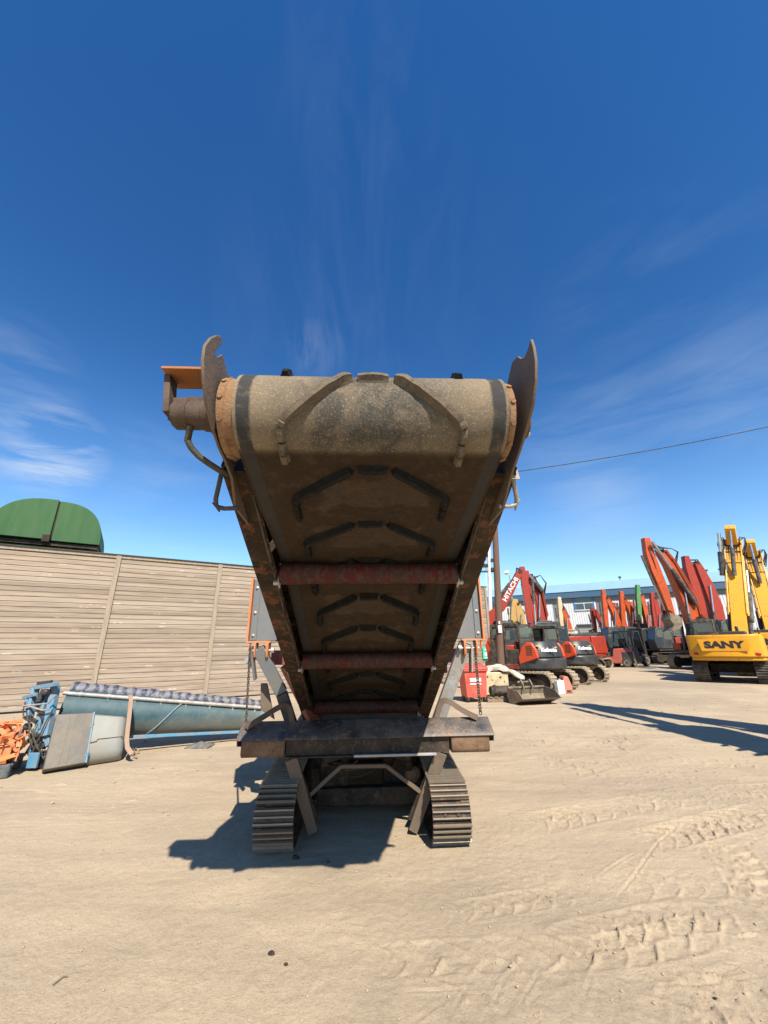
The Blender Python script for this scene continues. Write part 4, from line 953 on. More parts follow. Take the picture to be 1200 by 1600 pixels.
mb.tube([c + tside * (.25 * .9 * math.cos(R(a))) + tup * (.25 * math.sin(R(a))) for a in range(70, -90, -15)], .018, 8); mb.build('end_hoop', M['blue_frame'], tcv)
# blue end frame
fr0 = W(62, 1072, 7.05); fr1 = W(45, 1200, 6.75)
mb = MB()
for (a, b2, w, d) in (((87, 1072), (72, 1150), .10, .10), ((72, 1085), (50, 1200), .085, .12), ((56, 1074), (46, 1120), .05, .12), ((52, 1075), (88, 1069), .06, .10), ((42, 1160), (66, 1142), .05, .09), ((44, 1200), (60, 1178), .07, .10), ((38, 1090), (56, 1085), .05, .06), ((64, 1112), (76, 1165), .07, .05)):
    mb.bar(W(*a, 7.05), W(*b2, 6.9), w, d, (0, -1, 0))
for s in (0,):
    mb.box(W(46, 1094, 7.0), (.12, .05, .09)); mb.box(W(52, 1188, 6.8), (.15, .04, .20))
mb.build('end_frame', M['blue_frame'], tcv, bevel=.006)
mb = MB()
for (a, b2, w) in (((60, 1068), (80, 1066), .06), ((70, 1078), (60, 1098), .07), ((58, 1100), (70, 1125), .05), ((40, 1120), (58, 1128), .05), ((50, 1150), (70, 1168), .06), ((64, 1175), (62, 1200), .06), ((42, 1176), (52, 1160), .04), ((38, 1205), (75, 1200), .05)):
    mb.bar(W(*a, 7.0), W(*b2, 6.92), w, w, (0, -1, 0))
for (px, py) in ((74, 1082), (46, 1135), (58, 1160)): mb.lathe([(0, .05), (.07, .05), (.09, .03)], W(px, py, 6.95), (0, -1, .2), 12)
mb.build('drive_unit', M['dark_grey'], tcv, bevel=.004)
rn = random.Random(2); mb = MB()
for i in range(9):
    a = W(rn.uniform(38, 70), rn.uniform(1105, 1190), 6.85); b2 = W(rn.uniform(38, 84), rn.uniform(1095, 1180), 6.9); m2 = a.lerp(b2, .5) + Vector((rn.uniform(-.05, .05), -.08, rn.uniform(-.12, .02)))
    mb.tube([a, a.lerp(m2, .5) + Vector((0, -.03, 0)), m2, m2.lerp(b2, .5) + Vector((0, -.02, 0)), b2], .010, 6)
mb.build('cable', M['rubber'], tcv)
for pts in (((35, 1103), (75, 1099), (80, 1093), (88, 1086)), ((34, 1108), (48, 1104), (60, 1108), (68, 1110), (78, 1107))):
    mb = MB(); mb.tube([W(x, y, 6.85) for x, y in pts], .013, 6); mb.build('grey_pipe', M['galv'], tcv)
# two cover panels in front
def slab(pix, Y0, Y1, t, name, mat, bev, ribs=()):
    q = [W(px, py, Y) for px, py, Y in pix]; n = (q[1] - q[0]).cross(q[2] - q[0]).normalized()
    if n.y > 0: n = -n
    mb = MB(); mb.add(list(q) + [p - n * t for p in q], [(0, 1, 2, 3), (7, 6, 5, 4), (0, 4, 5, 1), (1, 5, 6, 2), (2, 6, 7, 3), (3, 7, 4, 0)])
    o = mb.build(name, mat, tcv, bevel=bev)
    return o, q, n
o, q, n = slab([(67, 1203, 6.58), (88, 1116, 6.86), (147, 1113, 7.16), (134, 1192, 6.92)], 0, 0, .30, 'grey_cover', M['box_grey'], .012)
mb = MB()
for t in (.33, .50, ):
    a = q[1].lerp(q[2], t + .04); b2 = q[0].lerp(q[3], t); mb.bar(a.lerp(b2, .06) + n * .002, a.lerp(b2, .94) + n * .002, .014, .014, n)
mb.build('pressed_rib', M['box_grey'], o)
mb = MB(); mb.bar(q[2] + n * .004, q[3] + n * .004, .02, .03, n)
for t in (.28, .85): mb.box(q[2].lerp(q[3], t) + n * .015, (.05, .03, .05))
mb.build('hinge_edge', M['blue_frame'], o)
# light cover with its rounded lower edge
a0, a1 = W(149, 1115, 7.14), W(199, 1119, 7.40); b0, b1 = W(135, 1194, 6.93), W(192, 1184, 7.22); mb = MB(); vs = []; fs = []; n_ = (a1 - a0).cross(b0 - a0).normalized()
if n_.y > 0: n_ = -n_
prof = [(0, -.04), (.04, 0), (.5, .015), (.78, .0), (.9, -.05), (.97, -.12), (1.0, -.24)]; nu = 7
for i in range(nu + 1):
    u = i / nu
    for t, d in prof:
        p = a0.lerp(a1, u).lerp(b0.lerp(b1, u), t); e = -.07 * max(0, u - .86) / .14; vs.append(p + n_ * (d + e))
m_ = len(prof)
for i in range(nu):
    for k in range(m_ - 1): fs.append((i * m_ + k, i * m_ + k + 1, (i + 1) * m_ + k + 1, (i + 1) * m_ + k))
b_ = len(vs); vs += [v - n_ * .26 for v in vs[:]]
for i in range(nu):
    for k in range(m_ - 1): fs.append((b_ + i * m_ + k, b_ + (i + 1) * m_ + k, b_ + (i + 1) * m_ + k + 1, b_ + i * m_ + k + 1))
    for k in (0, m_ - 1): fs.append((i * m_ + k, (i + 1) * m_ + k, b_ + (i + 1) * m_ + k, b_ + i * m_ + k))
for i in (0, nu):
    for k in range(m_ - 1): fs.append((i * m_ + k, i * m_ + k + 1, b_ + i * m_ + k + 1, b_ + i * m_ + k))
mb.add(vs, fs); lc = mb.build('light_cover', M['box_light'], tcv, smooth=50)
mb = MB(); e0 = [(0, .60), (.18, .575), (.19, .535), (.6, .52), (.98, .50)]
P = [a0.lerp(a1, u).lerp(b0.lerp(b1, u), t) + n_ * .014 for u, t in e0]
for p, q_ in zip(P[:-1], P[1:]): mb.bar(p, q_, .010, .014, n_)
mb.build('cover_seam', M['rubber'], lc)
# brown webbing strap hanging over the trough
P = [W(x, y, Y) for x, y, Y in ((203, 1086, 7.55), (205, 1092, 7.40), (203, 1110, 7.37), (200, 1135, 7.33), (198, 1155, 7.28), (199, 1168, 7.24), (206, 1178, 7.22))]
def ribbon(P, w, t, wdir):
    mb = MB(); vs = []; fs = []; wd = Vector(wdir).normalized()
    for i, p in enumerate(P):
        d = (P[min(i + 1, len(P) - 1)] - P[max(0, i - 1)]).normalized(); n = d.cross(wd).normalized(); s = n.cross(d)
        for a, b2 in ((-1, -1), (1, -1), (1, 1), (-1, 1)): vs.append(p + s * a * w / 2 + n * b2 * t / 2)
    for i in range(len(P) - 1):
        for k in range(4): fs.append((i * 4 + k, i * 4 + (k + 1) % 4, i * 4 + 4 + (k + 1) % 4, i * 4 + 4 + k))
    fs += [(3, 2, 1, 0), tuple(len(vs) - 4 + k for k in range(4))]; mb.add(vs, fs); return mb
off_ = Vector((A.x, A.y, 0))
tag(ribbon([p + off_ for p in P], .065, .006, (1, .25, 0)).build('webbing_strap', M['strap'], smooth=50), 'brown webbing strap hanging down over the teal trough beside the light grey cover', 'strap')
mb = MB(); rn = random.Random(12)
for i in range(5):
    a = ground(200 + i * 2.4, 1176 + rn.uniform(-8, 6), .04 + .03 * rn.random()); mb.tube([a, a + Vector((.05, -.03, .06 * rn.random())), a + Vector((.08 * rn.random(), .03, .01)), a + Vector((.10, -.05 * rn.random(), -.02))], .012, 6)
tag(mb.build('rope_tangle', M['strap']), 'small tangle of brown rope at the foot of the webbing strap', 'rope')
p = ground(160, 1190); mb = MB(); mb.lathe([(-.03, .04), (0, .09), (.05, .075), (.08, .03)], (0, 0, .02), (.1, 0, 1), 9)
mb.v = [(x * 1.35 + .01 * math.sin(z * 90), y, z) for x, y, z in mb.v]
o = mb.build('dirt_clod', M['mud_track'], smooth=60); o.location = (p.x, p.y, gz(p.x, p.y)); tag(o, 'lump of dry dirt under the light grey cover of the toppled conveyor', 'clod')
# dark rag
p = ground(313, 1167); mb = MB(); rn = random.Random(3); n = 11; vs = []; fs = []
for i in range(n):
    for j in range(n):
        u, v = (i / (n - 1) - .5), (j / (n - 1) - .5); e = 1 - max(abs(u), abs(v)) * 1.7
        vs.append((u * .42 + rn.uniform(-.015, .015), v * .34 + rn.uniform(-.02, .02), max(.004, .07 * e * (.6 + .6 * rn.random()) + .01)))
for i in range(n - 1):
    for j in range(n - 1): fs.append((i * n + j, (i + 1) * n + j, (i + 1) * n + j + 1, i * n + j + 1))
b_ = len(vs); vs += [(x, y, -.01) for x, y, z in vs[:]]; ring = [i * n for i in range(n)] + [(n - 1) * n + j for j in range(1, n)] + [i * n + n - 1 for i in range(n - 2, -1, -1)] + [j for j in range(n - 2, 0, -1)]
for a, b2 in zip(ring, ring[1:] + ring[:1]): fs.append((a, b2, b_ + b2, b_ + a))
mb.add(vs, fs); o = mb.build('rag', M['rag'], smooth=60); o.location = (p.x, p.y, gz(p.x, p.y)); tag(o, 'crumpled dark slate rag lying on the dirt left of the machine', 'rag')
# wire cage / pallet of orange straps at the left edge
C = ground(-26, 1214); pl = empty('steel_pallet', (C.x, C.y, 0), .5, 'slate blue steel pallet carrying orange lifting straps at the far left edge', 'pallet')
mb = MB(); mb.box((-.1, .1, .16), (.9, .7, .05)); mb.box((.25, -.22, .09), (.16, .14, .18)); mb.box((-.4, -.22, .09), (.16, .14, .18)); mb.box((.25, .35, .09), (.16, .14, .18)); mb.box((-.4, .35, .09), (.16, .14, .18)); mb.build('pallet_deck', M['pallet_blue'], pl, bevel=.02)
mb = MB()
for x in (-.5, .33):
    mb.bar((x, -.2, .18), (x, -.2, .60), .03, .03)
mb.build('corner_post', M['pallet_blue'], pl)
st = empty('strap_bundle', (C.x, C.y, .185), .5, 'heap of bright orange webbing straps piled on the blue steel pallet', 'straps')
rn = random.Random(8)
for nm, mat, cnt in (('orange_strap', M['orange_web'], 60), ('blue_strap', M['blue_web'], 3), ('white_strap', M['sheet'], 3)):
    mb = MB()
    for i in range(cnt):
        x, y = rn.uniform(-.5, .36), rn.uniform(-.28, .4); top = .46 - .10 * abs(x); z = top * rn.random() ** .6; P = [Vector((x, y, z))]; d = Vector((rn.uniform(-1, 1), rn.uniform(-1, 1), rn.uniform(-.5, .5))).normalized()
        for k in range(8):
            d = (d + Vector((rn.uniform(-.8, .8), rn.uniform(-.8, .8), rn.uniform(-.8, .6))) * .75).normalized(); q = P[-1] + d * .075
            q.x = min(max(q.x, -.54), .37); q.y = min(max(q.y, -.3), .42); q.z = min(max(q.z, .03), .48); P.append(q)
        r = ribbon(P, .055, .012, (rn.uniform(-1, 1), rn.uniform(-1, 1), rn.uniform(-1, 1))); mb.add(r.v, r.f)
    if nm == 'orange_strap':
        r = ribbon([Vector((-.36, -.2, .5)), Vector((-.37, -.33, .42)), Vector((-.38, -.34, .2)), Vector((-.40, -.34, 0))], .10, .01, (1, 0, 0)); mb.add(r.v, r.f)
        mb.box((-.08, .08, .20), (.70, .52, .34))
    mb.build(nm, mat, st, smooth=60)

# ================================================================== POLE, MAST, WIRE
pb = onY(783, 1050, 15.2); pt = onY(769.5, 736, 15.2); pdir = (pt - pb).normalized()
base = pb - pdir * (pb.z / pdir.z) + pdir * -.1
pole = empty('utility_pole', (base.x, base.y, 0), 0, 'tall brown creosoted timber pole standing in front of the black compact excavators', 'utility pole')
bl = Vector((0, 0, base.z)); tl = pt - Vector((base.x, base.y, 0))
mb = MB(); mb.tube([bl, bl.lerp(tl, .5), tl], [.135, .12, .10], 16); mb.build('pole_shaft', M['pole_wood'], pole)
mb = MB(); c = bl.lerp(tl, .27); mb.box(c + Vector((-.02, -.17, 0)), (.13, .012, .26)); mb.box(c + Vector((-.02, -.17, .22)), (.06, .012, .1)); mb.build('pole_notice', M['white'], pole)
mb = MB(); mb.tube([tl + Vector((0, -.08, -.25)), tl + Vector((0, -.2, -.25))], .03, 8); mb.build('insulator', M['dark_grey'], pole)
w0 = tl + Vector((base.x, base.y, -.25)) + Vector((0, -.16, 0)); w1 = onY(1205, 653, 11.8); w2 = w1 + (w1 - w0) * .6 + Vector((0, 0, 1.0))
mb = MB(); P = []
for i in range(33):
    t = i / 32; p = w0.lerp(w2, t); p.z = w0.z + (w1.z - w0.z) * t * 1.6 - 0.9 * math.sin(math.pi * min(t * 1.0, 1)) * .35 + 0; P.append(p)
mb.tube(P, .014, 6); tag(mb.build('power_line', M['rubber']), 'thin black overhead cable running from the pole across the sky to the right', 'cable')
# floodlight mast far behind the pole
mbs = onY(768, 1040, 31.0); mtp = onY(763, 828, 31.0); mast = empty('floodlight_mast', (mbs.x, mbs.y, 0), 0, 'slim pale lighting mast with dark lamp heads rising behind the fence end', 'mast')
o_ = Vector((mbs.x, mbs.y, 0)); mb = MB(); mb.tube([Vector((0, 0, 0)), mtp - o_], [.17, .12], 10); mb.tube([Vector((-.35, 0, 0)), mtp - o_ + Vector((-.28, 0, -.6))], .03, 6); mb.build('mast_tube', M['white'], mast)
for py, sgn in ((868, -1), (876, 1), (884, -1), (890, 1)):
    p = onY(766, py, 31.0) - o_; mb = MB(); mb.box(p + Vector((sgn * .36 - .1, -.1, 0)), (.5, .35, .30), (0.2, 0, sgn * .2)); mb.build('lamp_head', M['dark_grey'], mast, bevel=.03)
mb = MB(); p = onY(766, 893, 31.0) - o_; mb.box(p, (1.5, .12, .12)); mb.build('cross_arm', M['dark_grey'], mast)
# slender street lamp over the roofs
lb = onY(798, 920, 46); lt = onY(796, 899, 46); lo = Vector((lb.x, lb.y, 0)); lamp = empty('street_lamp', lo, 0, 'distant street lamp with a pale round head beside the red boom', 'street lamp')
mb = MB(); mb.tube([Vector((0, 0, 0)), lt - lo], .07, 8); mb.build('lamp_post', M['galv'], lamp)
mb = MB(); mb.lathe([(-.2, .1), (-.05, .32), (.1, .36), (.25, .1)], lt - lo + Vector((-.3, 0, .3)), (-.4, -.3, 1), 12); mb.build('lamp_shade', M['white'], lamp)

# ================================================================== WAREHOUSE
BA = Vector((23.3, 60, 0)); BBv = Vector((41.5, 50, 0)); bd = (BBv - BA).normalized(); ba = math.atan2(bd.y, bd.x)
bn = Vector((bd.y, -bd.x, 0))
def b_pt(px, py):
    p = onplane(px, py, BA, bn); return ((p - BA).dot(bd), p.z)
wh = empty('warehouse', BA, ba, 'long white clad industrial warehouse with blue fascia and pale blue roof behind the parked machines', 'warehouse')
_, EZ = b_pt(900, 934); _, EZ2 = b_pt(900, 923)
X0, X1 = -14, 52; D = 30
def corrugated(x0, x1, z0, z1, y, p=.30, a=.035):
    mb = MB(); vs = []; fs = []; xs = []; x = x0
    while x < x1: xs += [(x, 0), (x + p * .4, 0), (x + p * .5, -a), (x + p * .9, -a)]; x += p
    xs = [(min(x, x1), d) for x, d in xs] + [(x1, 0)]
    for x, d in xs: vs += [(x, y + d, z0), (x, y + d, z1)]
    for i in range(len(xs) - 1): fs.append((2 * i, 2 * i + 2, 2 * i + 3, 2 * i + 1))
    mb.add(vs, fs); return mb
mb = MB(); mb.box(((X0 + X1) / 2, D / 2 + .08, EZ / 2), (X1 - X0, D, EZ)); mb.build('wall', M['clad_grey'], wh)  # plain grey wall, showing between and above the white panels
wx0, wz0 = b_pt(898, 955); wx1, wz1 = b_pt(926, 932); dx0, _ = b_pt(904, 985); dx1, dz1 = b_pt(930, 978)
GZ = b_pt(870, 943)[1]
cols = [b_pt(x, 960)[0] for x in (838, 852, 865, 872, 882, 934, 943)]
spans = [(X0, -7.5), (-6.2, cols[1] - 2.5), (cols[1] - 1.2, cols[2])]
x = cols[3]; spans.append((x + .2, cols[5])); 
nx = cols[6] + .3
while nx < X1 - 2: spans.append((nx, nx + 6.2)); nx += 7.5
for a, b2 in spans:
    corrugated(a, b2, 0.05, GZ, .07).build('white_cladding', M['clad_white'], wh, smooth=0)
mb = MB(); mb.box(((X0 + X1) / 2, -.15, (EZ + EZ2) / 2 + .02), (X1 - X0 + .4, .55, EZ2 - EZ + .1)); mb.build('fascia', M['eave_blue'], wh, bevel=.03)
mb = MB(); mb.px([(-.42, EZ2 + .04), (-.42, EZ2 + .26), (D * .5, EZ2 + 1.7), (D + .4, EZ2 + .26), (D + .4, EZ2 + .04)], X0 - .3, X1 + .3); mb.build('roof', M['roof_pale'], wh)
mb = MB(); mb.box(((X0 + X1) / 2, -.46, EZ2 + .42), (X1 - X0 + .5, .10, 1.1)); mb.build('parapet', M['roof_pale'], wh)
mb = MB(); mb.box(((wx0 + wx1) / 2, .02, (wz0 + wz1) / 2), (wx1 - wx0, .12, wz1 - wz0))
wf = mb.build('window', M['win_blue'], wh, bevel=.02); zc = wz0 + (wz1 - wz0) * .52; w = wx1 - wx0
for (xa, xb, za, zb_) in ((.14, .48, .10, .50), (.54, .90, .10, .50), (.14, .90, .60, .95)):
    mb = MB(); mb.box((wx0 + w * (xa + xb) / 2, -.045, wz0 + (wz1 - wz0) * (za + zb_) / 2), (w * (xb - xa), .02, (wz1 - wz0) * (zb_ - za))); mb.build('window_pane', M['glass'], wf)
mb = MB(); mb.box((wx0 + w * .5, -.05, wz0 + (wz1 - wz0) * .055), (w * .96, .06, .12)); mb.box((wx0 + w * .51, -.05, wz0 + (wz1 - wz0) * .3), (.08, .06, (wz1 - wz0) * .46)); mb.box((wx0 + w * .5, -.05, wz0 + (wz1 - wz0) * .55), (w * .9, .06, .09)); mb.build('window_bar', M['white'], wf)
mb = MB(); mb.box(((dx0 + dx1) / 2, -.0, dz1 / 2), (dx1 - dx0, .14, dz1))
for i in range(14): mb.box(((dx0 + dx1) / 2, -.08, dz1 * (i + .5) / 14), (dx1 - dx0 - .1, .03, dz1 / 14 * .6))
mb.build('roller_door', M['shutter'], wh); mb = MB(); mb.box(((dx0 + dx1) / 2, -.1, dz1 + .12), (dx1 - dx0 + .3, .3, .28)); mb.build('door_canopy', M['dark_grey'], wh)
for px, h, w in ((915, .75, 1.4), (951, .3, .8), (893, .35, .3)):
    xx, _ = b_pt(px, 922); mb = MB(); mb.box((xx, 1.2, EZ2 + .3 + h / 2), (w, .9, h)); mb.box((xx, 1.2, EZ2 + .3 + h + .05), (w * 1.1, 1.0, .1)); mb.build('roof_vent', M['white'], wh, bevel=.03)
for px in (971, 1111, 1134):
    xx, _ = b_pt(px, 915); mb = MB(); mb.tube([(xx, .6, EZ2 + .1), (xx, .6, EZ2 + 1.5)], .06, 6); mb.box((xx, .55, EZ2 + 1.5), (.35, .3, .2)); mb.build('roof_lamp', M['dark_grey'], wh)
mb = MB(); xa, _ = b_pt(1030, 910); mb.box(((xa + X1) / 2, .2, EZ2 + 1.15), (X1 - xa, .05, .06))
x = xa
while x < X1: mb.box((x, .2, EZ2 + .7), (.05, .05, .95)); x += 2.2
mb.build('roof_railing', M['roof_pale'], wh)
# ================================================================== EXCAVATORS
def profile(pts):
    """pts: (y, z, half thickness) down the middle of an arm -> closed outline in (y, z)"""
    up, dn = [], []
    for i, (y, z, h) in enumerate(pts):
        a = pts[max(0, i - 1)]; b2 = pts[min(len(pts) - 1, i + 1)]; dy, dz = b2[0] - a[0], b2[1] - a[1]; L = math.hypot(dy, dz) or 1
        ny, nz = -dz / L, dy / L; up.append((y + ny * h, z + nz * h)); dn.append((y - ny * h, z - nz * h))
    return up + dn[::-1]
def arm_px(base, ang, pix):
    f = Vector((math.cos(ang), math.sin(ang), 0)); n = Vector((-f.y, f.x, 0)); out = []
    for px, py in pix:
        p = onplane(px, py, Vector((base[0], base[1], 0)), n); out.append(((p - Vector((base[0], base[1], 0))).dot(f), p.z))
    return out
def cyl(mb_body, mb_rod, x, a, b2, r, k=.55):
    a = Vector((x, *a)); b2 = Vector((x, *b2)); m = a.lerp(b2, k); mb_body.tube([a, m], r, 10); mb_rod.tube([m, b2], r * .55, 8)
EXGROUP = 'excavators parked in the yard'
def excavator(base, ang, s, paint, label, boom, stick, lod=0, bucket=True, stick_paint=None, letters=None, letter_mat=None, track_mat='dark_track', cab_mat='dark_grey', boom_letters=None, cw_paint=None, bucket_mat='bucket', group=EXGROUP, sink=0.0, armw=.5, arm_x=0.0, lean=0.0, dress=False):
    root = empty('excavator', (base[0], base[1], gz(*base) - sink), ang - math.pi / 2, label, 'excavator', group)
    P = M[paint]; SP_ = M[stick_paint or paint]
    for sg in (-1, 1):
        xc = sg * 1.15 * s; mb = MB(); mb.box((xc, 0, .45 * s), (.36 * s, 3.4 * s, .5 * s))
        tr = mb.build('track', M['dark_steel'], root, bevel=.03 * s)
        track_chain(xc, .62 * s, -2.15 * s, 2.15 * s, .46 * s, (.20 if lod == 0 else .42) * s, 2 if lod == 0 else 1, .035 * s, .04 * s, .03 * s).build('track_chain', M[track_mat], tr, smooth=0)
        for yy in (-1.69, 1.69):
            mb = MB(); mb.lathe([(-.2 * s, .1 * s), (-.2 * s, .36 * s), (.2 * s, .36 * s), (.2 * s, .1 * s)], (xc, yy * s, .46 * s), (1, 0, 0), 16); mb.build('track_wheel', M['dark_steel'], tr)
    mb = MB(); mb.box((0, 0, .62 * s), (1.8 * s, 1.7 * s, .42 * s)); mb.lathe([(0, .62 * s), (.28 * s, .62 * s)], (0, 0, .82 * s), (0, 0, 1), 24); mb.build('car_body', M['dark_steel'], root, bevel=.03 * s)
    mb = MB(); mb.box((0, -.2 * s, 1.14 * s), (2.6 * s, 3.6 * s, .16 * s)); mb.build('deck', M['dark_grey'], root, bevel=.02 * s)
    arcp = [(1.40 * s * math.cos(R(a)) if 0 else x * s, y * s) for x, y in ((1.42, -1.55), (1.42, -2.25), (1.30, -2.50), (.95, -2.66), (.45, -2.74), (-.45, -2.74), (-.95, -2.66), (-1.30, -2.50), (-1.42, -2.25), (-1.42, -1.55))]
    mb = MB(); mb.pz(arcp, 1.16 * s, 2.14 * s); mb.pz([(x * .96, y * .97) for x, y in arcp], 1.0 * s, 1.18 * s); cw = mb.build('counterweight', M[cw_paint or paint], root, bevel=.05 * s, seg=3)
    if letters:
        mb = MB(); pl = [(-.86, 1.42), (.86, 1.42), (.94, 1.95), (-.94, 1.95)]
        mb.py([(x * s, z * s) for x, z in pl], -2.760 * s, -2.735 * s); mb.build('letter_recess', M[cw_paint or paint], cw, bevel=.006 * s)
        fx = frame((0, -2.764 * s, 1.69 * s), (1, 0, 0), (0, 0, 1))
        text_part(letters, 'lettering', M[letter_mat], cw, .40 * s, fx, .004, 1.42, .020)
        mb = MB(); mb.lathe([(0, .10 * s), (.03 * s, .10 * s)], (-.28 * s, -2.55 * s, 2.15 * s), (0, -.2, 1), 12); mb.bar((-.5 * s, -2.55 * s, 2.12 * s), (-.1 * s, -2.6 * s, 2.22 * s), .12 * s, .08 * s); mb.build('lifting_lug', M['rust_brown'], cw)
        for sg in (-1, 1): mb = MB(); mb.box((sg * 1.12 * s, -2.60 * s, 1.30 * s), (.2 * s, .05 * s, .10 * s), (0, 0, sg * .25)); mb.build('rear_lamp', M['lamp_red'], cw, bevel=.01)
    mb = MB(); mb.box((-.92 * s, -.75 * s, 1.68 * s), (.98 * s, 1.56 * s, .92 * s)); mb.box((.92 * s, -.35 * s, 1.63 * s), (.98 * s, 2.3 * s, .82 * s)); mb.box((1.0 * s, 1.15 * s, 1.45 * s), (.7 * s, .8 * s, .45 * s)); mb.build('side_box', P, root, bevel=.04 * s)
    mb = MB(); mb.box((0, -1.45 * s, 2.20 * s), (1.75 * s, 1.7 * s, .2 * s)); mb.box((0, -1.2 * s, 1.7 * s), (1.2 * s, 1.3 * s, .9 * s)); mb.tube([(.55 * s, -1.1 * s, 2.2 * s), (.55 * s, -1.1 * s, 2.55 * s)], .07 * s, 10); mb.build('engine_hood', M['dark_grey'], root, bevel=.03 * s)
    cp = [(.12, 1.22), (1.80, 1.22), (1.92, 1.9), (1.62, 2.92), (1.5, 3.0), (.2, 3.0), (.12, 2.9)]
    mb = MB(); mb.px([(y * s, z * s) for y, z in cp], -1.38 * s, -.36 * s); cab = mb.build('cab', M[cab_mat], root, bevel=.05 * s)
    for (poly, x) in (([(.30, 1.98), (1.02, 1.98), (1.02, 2.82), (.30, 2.82)], -1.386), ([(1.10, 1.5), (1.78, 1.6), (1.82, 1.95), (1.55, 2.82), (1.10, 2.82)], -1.386), ([(.30, 1.98), (1.6, 1.98), (1.5, 2.82), (.30, 2.82)], -.354)):
        mb = MB(); mb.px([(y * s, z * s) for y, z in poly], (x - .003) * s, (x + .003) * s); mb.build('cab_window', M['glass'], cab)
    mb = MB(); mb.box((-.87 * s, .112 * s, 2.42 * s), (.80 * s, .012, .74 * s)); mb.build('cab_window', M['glass'], cab)
    n_ = Vector((0, 1.0, .29)).normalized(); mb = MB(); mb.box((-.87 * s, 1.775 * s, 2.42 * s), (.84 * s, .02, .9 * s), (math.atan2(.30, 1.02), 0, 0)); mb.build('cab_window', M['glass'], cab)
    mb = MB(); mb.box((-.87 * s, .9 * s, 3.03 * s), (.6 * s, .8 * s, .06 * s)); mb.box((-1.1 * s, 1.6 * s, 3.05 * s), (.16 * s, .12 * s, .12 * s)); mb.build('cab_roof', M['dark_grey'], cab, bevel=.02 * s)
    mb = MB()
    for sg in (-1, 1): mb.tube([(sg * 1.3 * s, -1.0 * s, 2.1 * s), (sg * 1.3 * s, -1.0 * s, 2.45 * s), (sg * 1.3 * s, .05 * s, 2.45 * s), (sg * 1.3 * s, .05 * s, 2.1 * s)], .022 * s, 6)
    mb.build('handrail', M['dark_grey'], root)
    # arm
    kids0 = set(o.name for o in root.children); w = armw * s; mb = MB(); mb.px(profile(boom), -w / 2, w / 2); bo = mb.build('boom', P, root, bevel=.025 * s)
    mb = MB(); mb.px(profile(stick), -w * .38, w * .38)
    st_ = mb.build('stick', SP_, root, bevel=.02 * s)
    def ram(x, a, b2, r):
        body, rod = MB(), MB(); cyl(body, rod, x, a, b2, r); rod.build('cylinder_rod', M['rod'], body.build('hydraulic_cylinder', M['hydraulic'], root))
    nb = len(boom); b0 = boom[0]; bm_ = boom[nb // 2]; bt = boom[-1]
    for sg in (-1, 1): ram(sg * (w / 2 + .10 * s), (b0[0] + .55 * s, b0[1] - .35 * s), (bm_[0], bm_[1]), .095 * s)
    mid = boom[nb // 2]; s0 = stick[0]
    dy, dz = mid[0] - bt[0], mid[1] - bt[1]; L = math.hypot(dy, dz); ny, nz = -dz / L, dy / L
    if ny * 1 < 0: ny, nz = -ny, -nz
    ram(0, (mid[0] - ny * (mid[2] + .14 * s), mid[1] - nz * (mid[2] + .14 * s)), (s0[0], s0[1]), .10 * s)
    s1_ = stick[1] if len(stick) > 2 else stick[0]; e = stick[-1]
    fo = .26 * s + s1_[2]
    ram(0, (s1_[0] + fo, s1_[1]), (e[0] + .30 * s, e[1] + .35 * s), .08 * s)
    mb = MB()
    for sx in ((-.28, -.12, .12, .28) if lod == 0 else (-.2, .2)):
        pts = [Vector((sx * w, p[0] - (p[2] + .035 * s) * (.9 if ny > 0 else -.9), p[1] + .05 * s)) for p in boom[1:]] + [Vector((sx * w, bt[0] - .15 * s, bt[1] + .25 * s)), Vector((sx * w, s0[0], s0[1] - .3 * s))]
        mb.tube(pts, .028 * s, 6)
    mb.build('hose', M['rubber'], bo)
    if dress:
        for sg in (-1, 1):
            mb = MB(); x = sg * (w / 2 + .09 * s); mb.tube([Vector((x, p[0] - p[2] * .75, p[1])) for p in boom[1:]], .045 * s, 8); mb.tube([Vector((x - sg * .04 * s, p[0] - p[2] * 1.05, p[1] + .1)) for p in boom[1:]], .035 * s, 8)
            mb.build('steel_pipe', P, bo)
            mb = MB(); a = boom[-1]; c_ = boom[-2]; x = sg * (w / 2 + .16 * s)
            for j in range(3):
                o = .10 * j * s; mb.tube([Vector((x - sg * o * .5, c_[0] - .3 * s, c_[1] + o)), Vector((x + sg * (.16 * s - o * .4), c_[0] - .45 * s, c_[1] + .7 * s)), Vector((x + sg * .10 * s, a[0] - .5 * s, a[1] + .1 * s)), Vector((x - sg * .12 * s, s0[0] + .1 * s, s0[1] - .6 * s - o)), Vector((sg * w * .40, stick[2][0], stick[2][1]))], .028 * s, 6)
            mb.build('loose_hose', M['rubber'], bo)
        ram(-(w / 2 + .20 * s), (boom[2][0] - .15 * s, boom[2][1] + .2 * s), (s0[0] - .1 * s, s0[1] - .35 * s), .15 * s)
        ram(w / 2 + .18 * s, (boom[1][0] - .2 * s, boom[1][1] - .3 * s), (boom[2][0], boom[2][1] + .5 * s), .11 * s)
        mb = MB()
        for i in range(len(boom) - 2):
            for t in (.3, .7):
                a, c_ = boom[i + 1], boom[i + 2]; mb.box((0, a[0] + (c_[0] - a[0]) * t - a[2] * .9, a[1] + (c_[1] - a[1]) * t), (w * 1.25, .06, .10 * s))
        mb.build('pipe_clamp', M['dark_steel'], bo)
    mb = MB(); mb.lathe([(-w * .56, .12 * s), (w * .56, .12 * s)], (0, bt[0], bt[1]), (1, 0, 0), 14); mb.lathe([(-w * .5, .10 * s), (w * .5, .10 * s)], (0, e[0], e[1]), (1, 0, 0), 12); mb.build('pivot_pin', M['dark_steel'], bo)
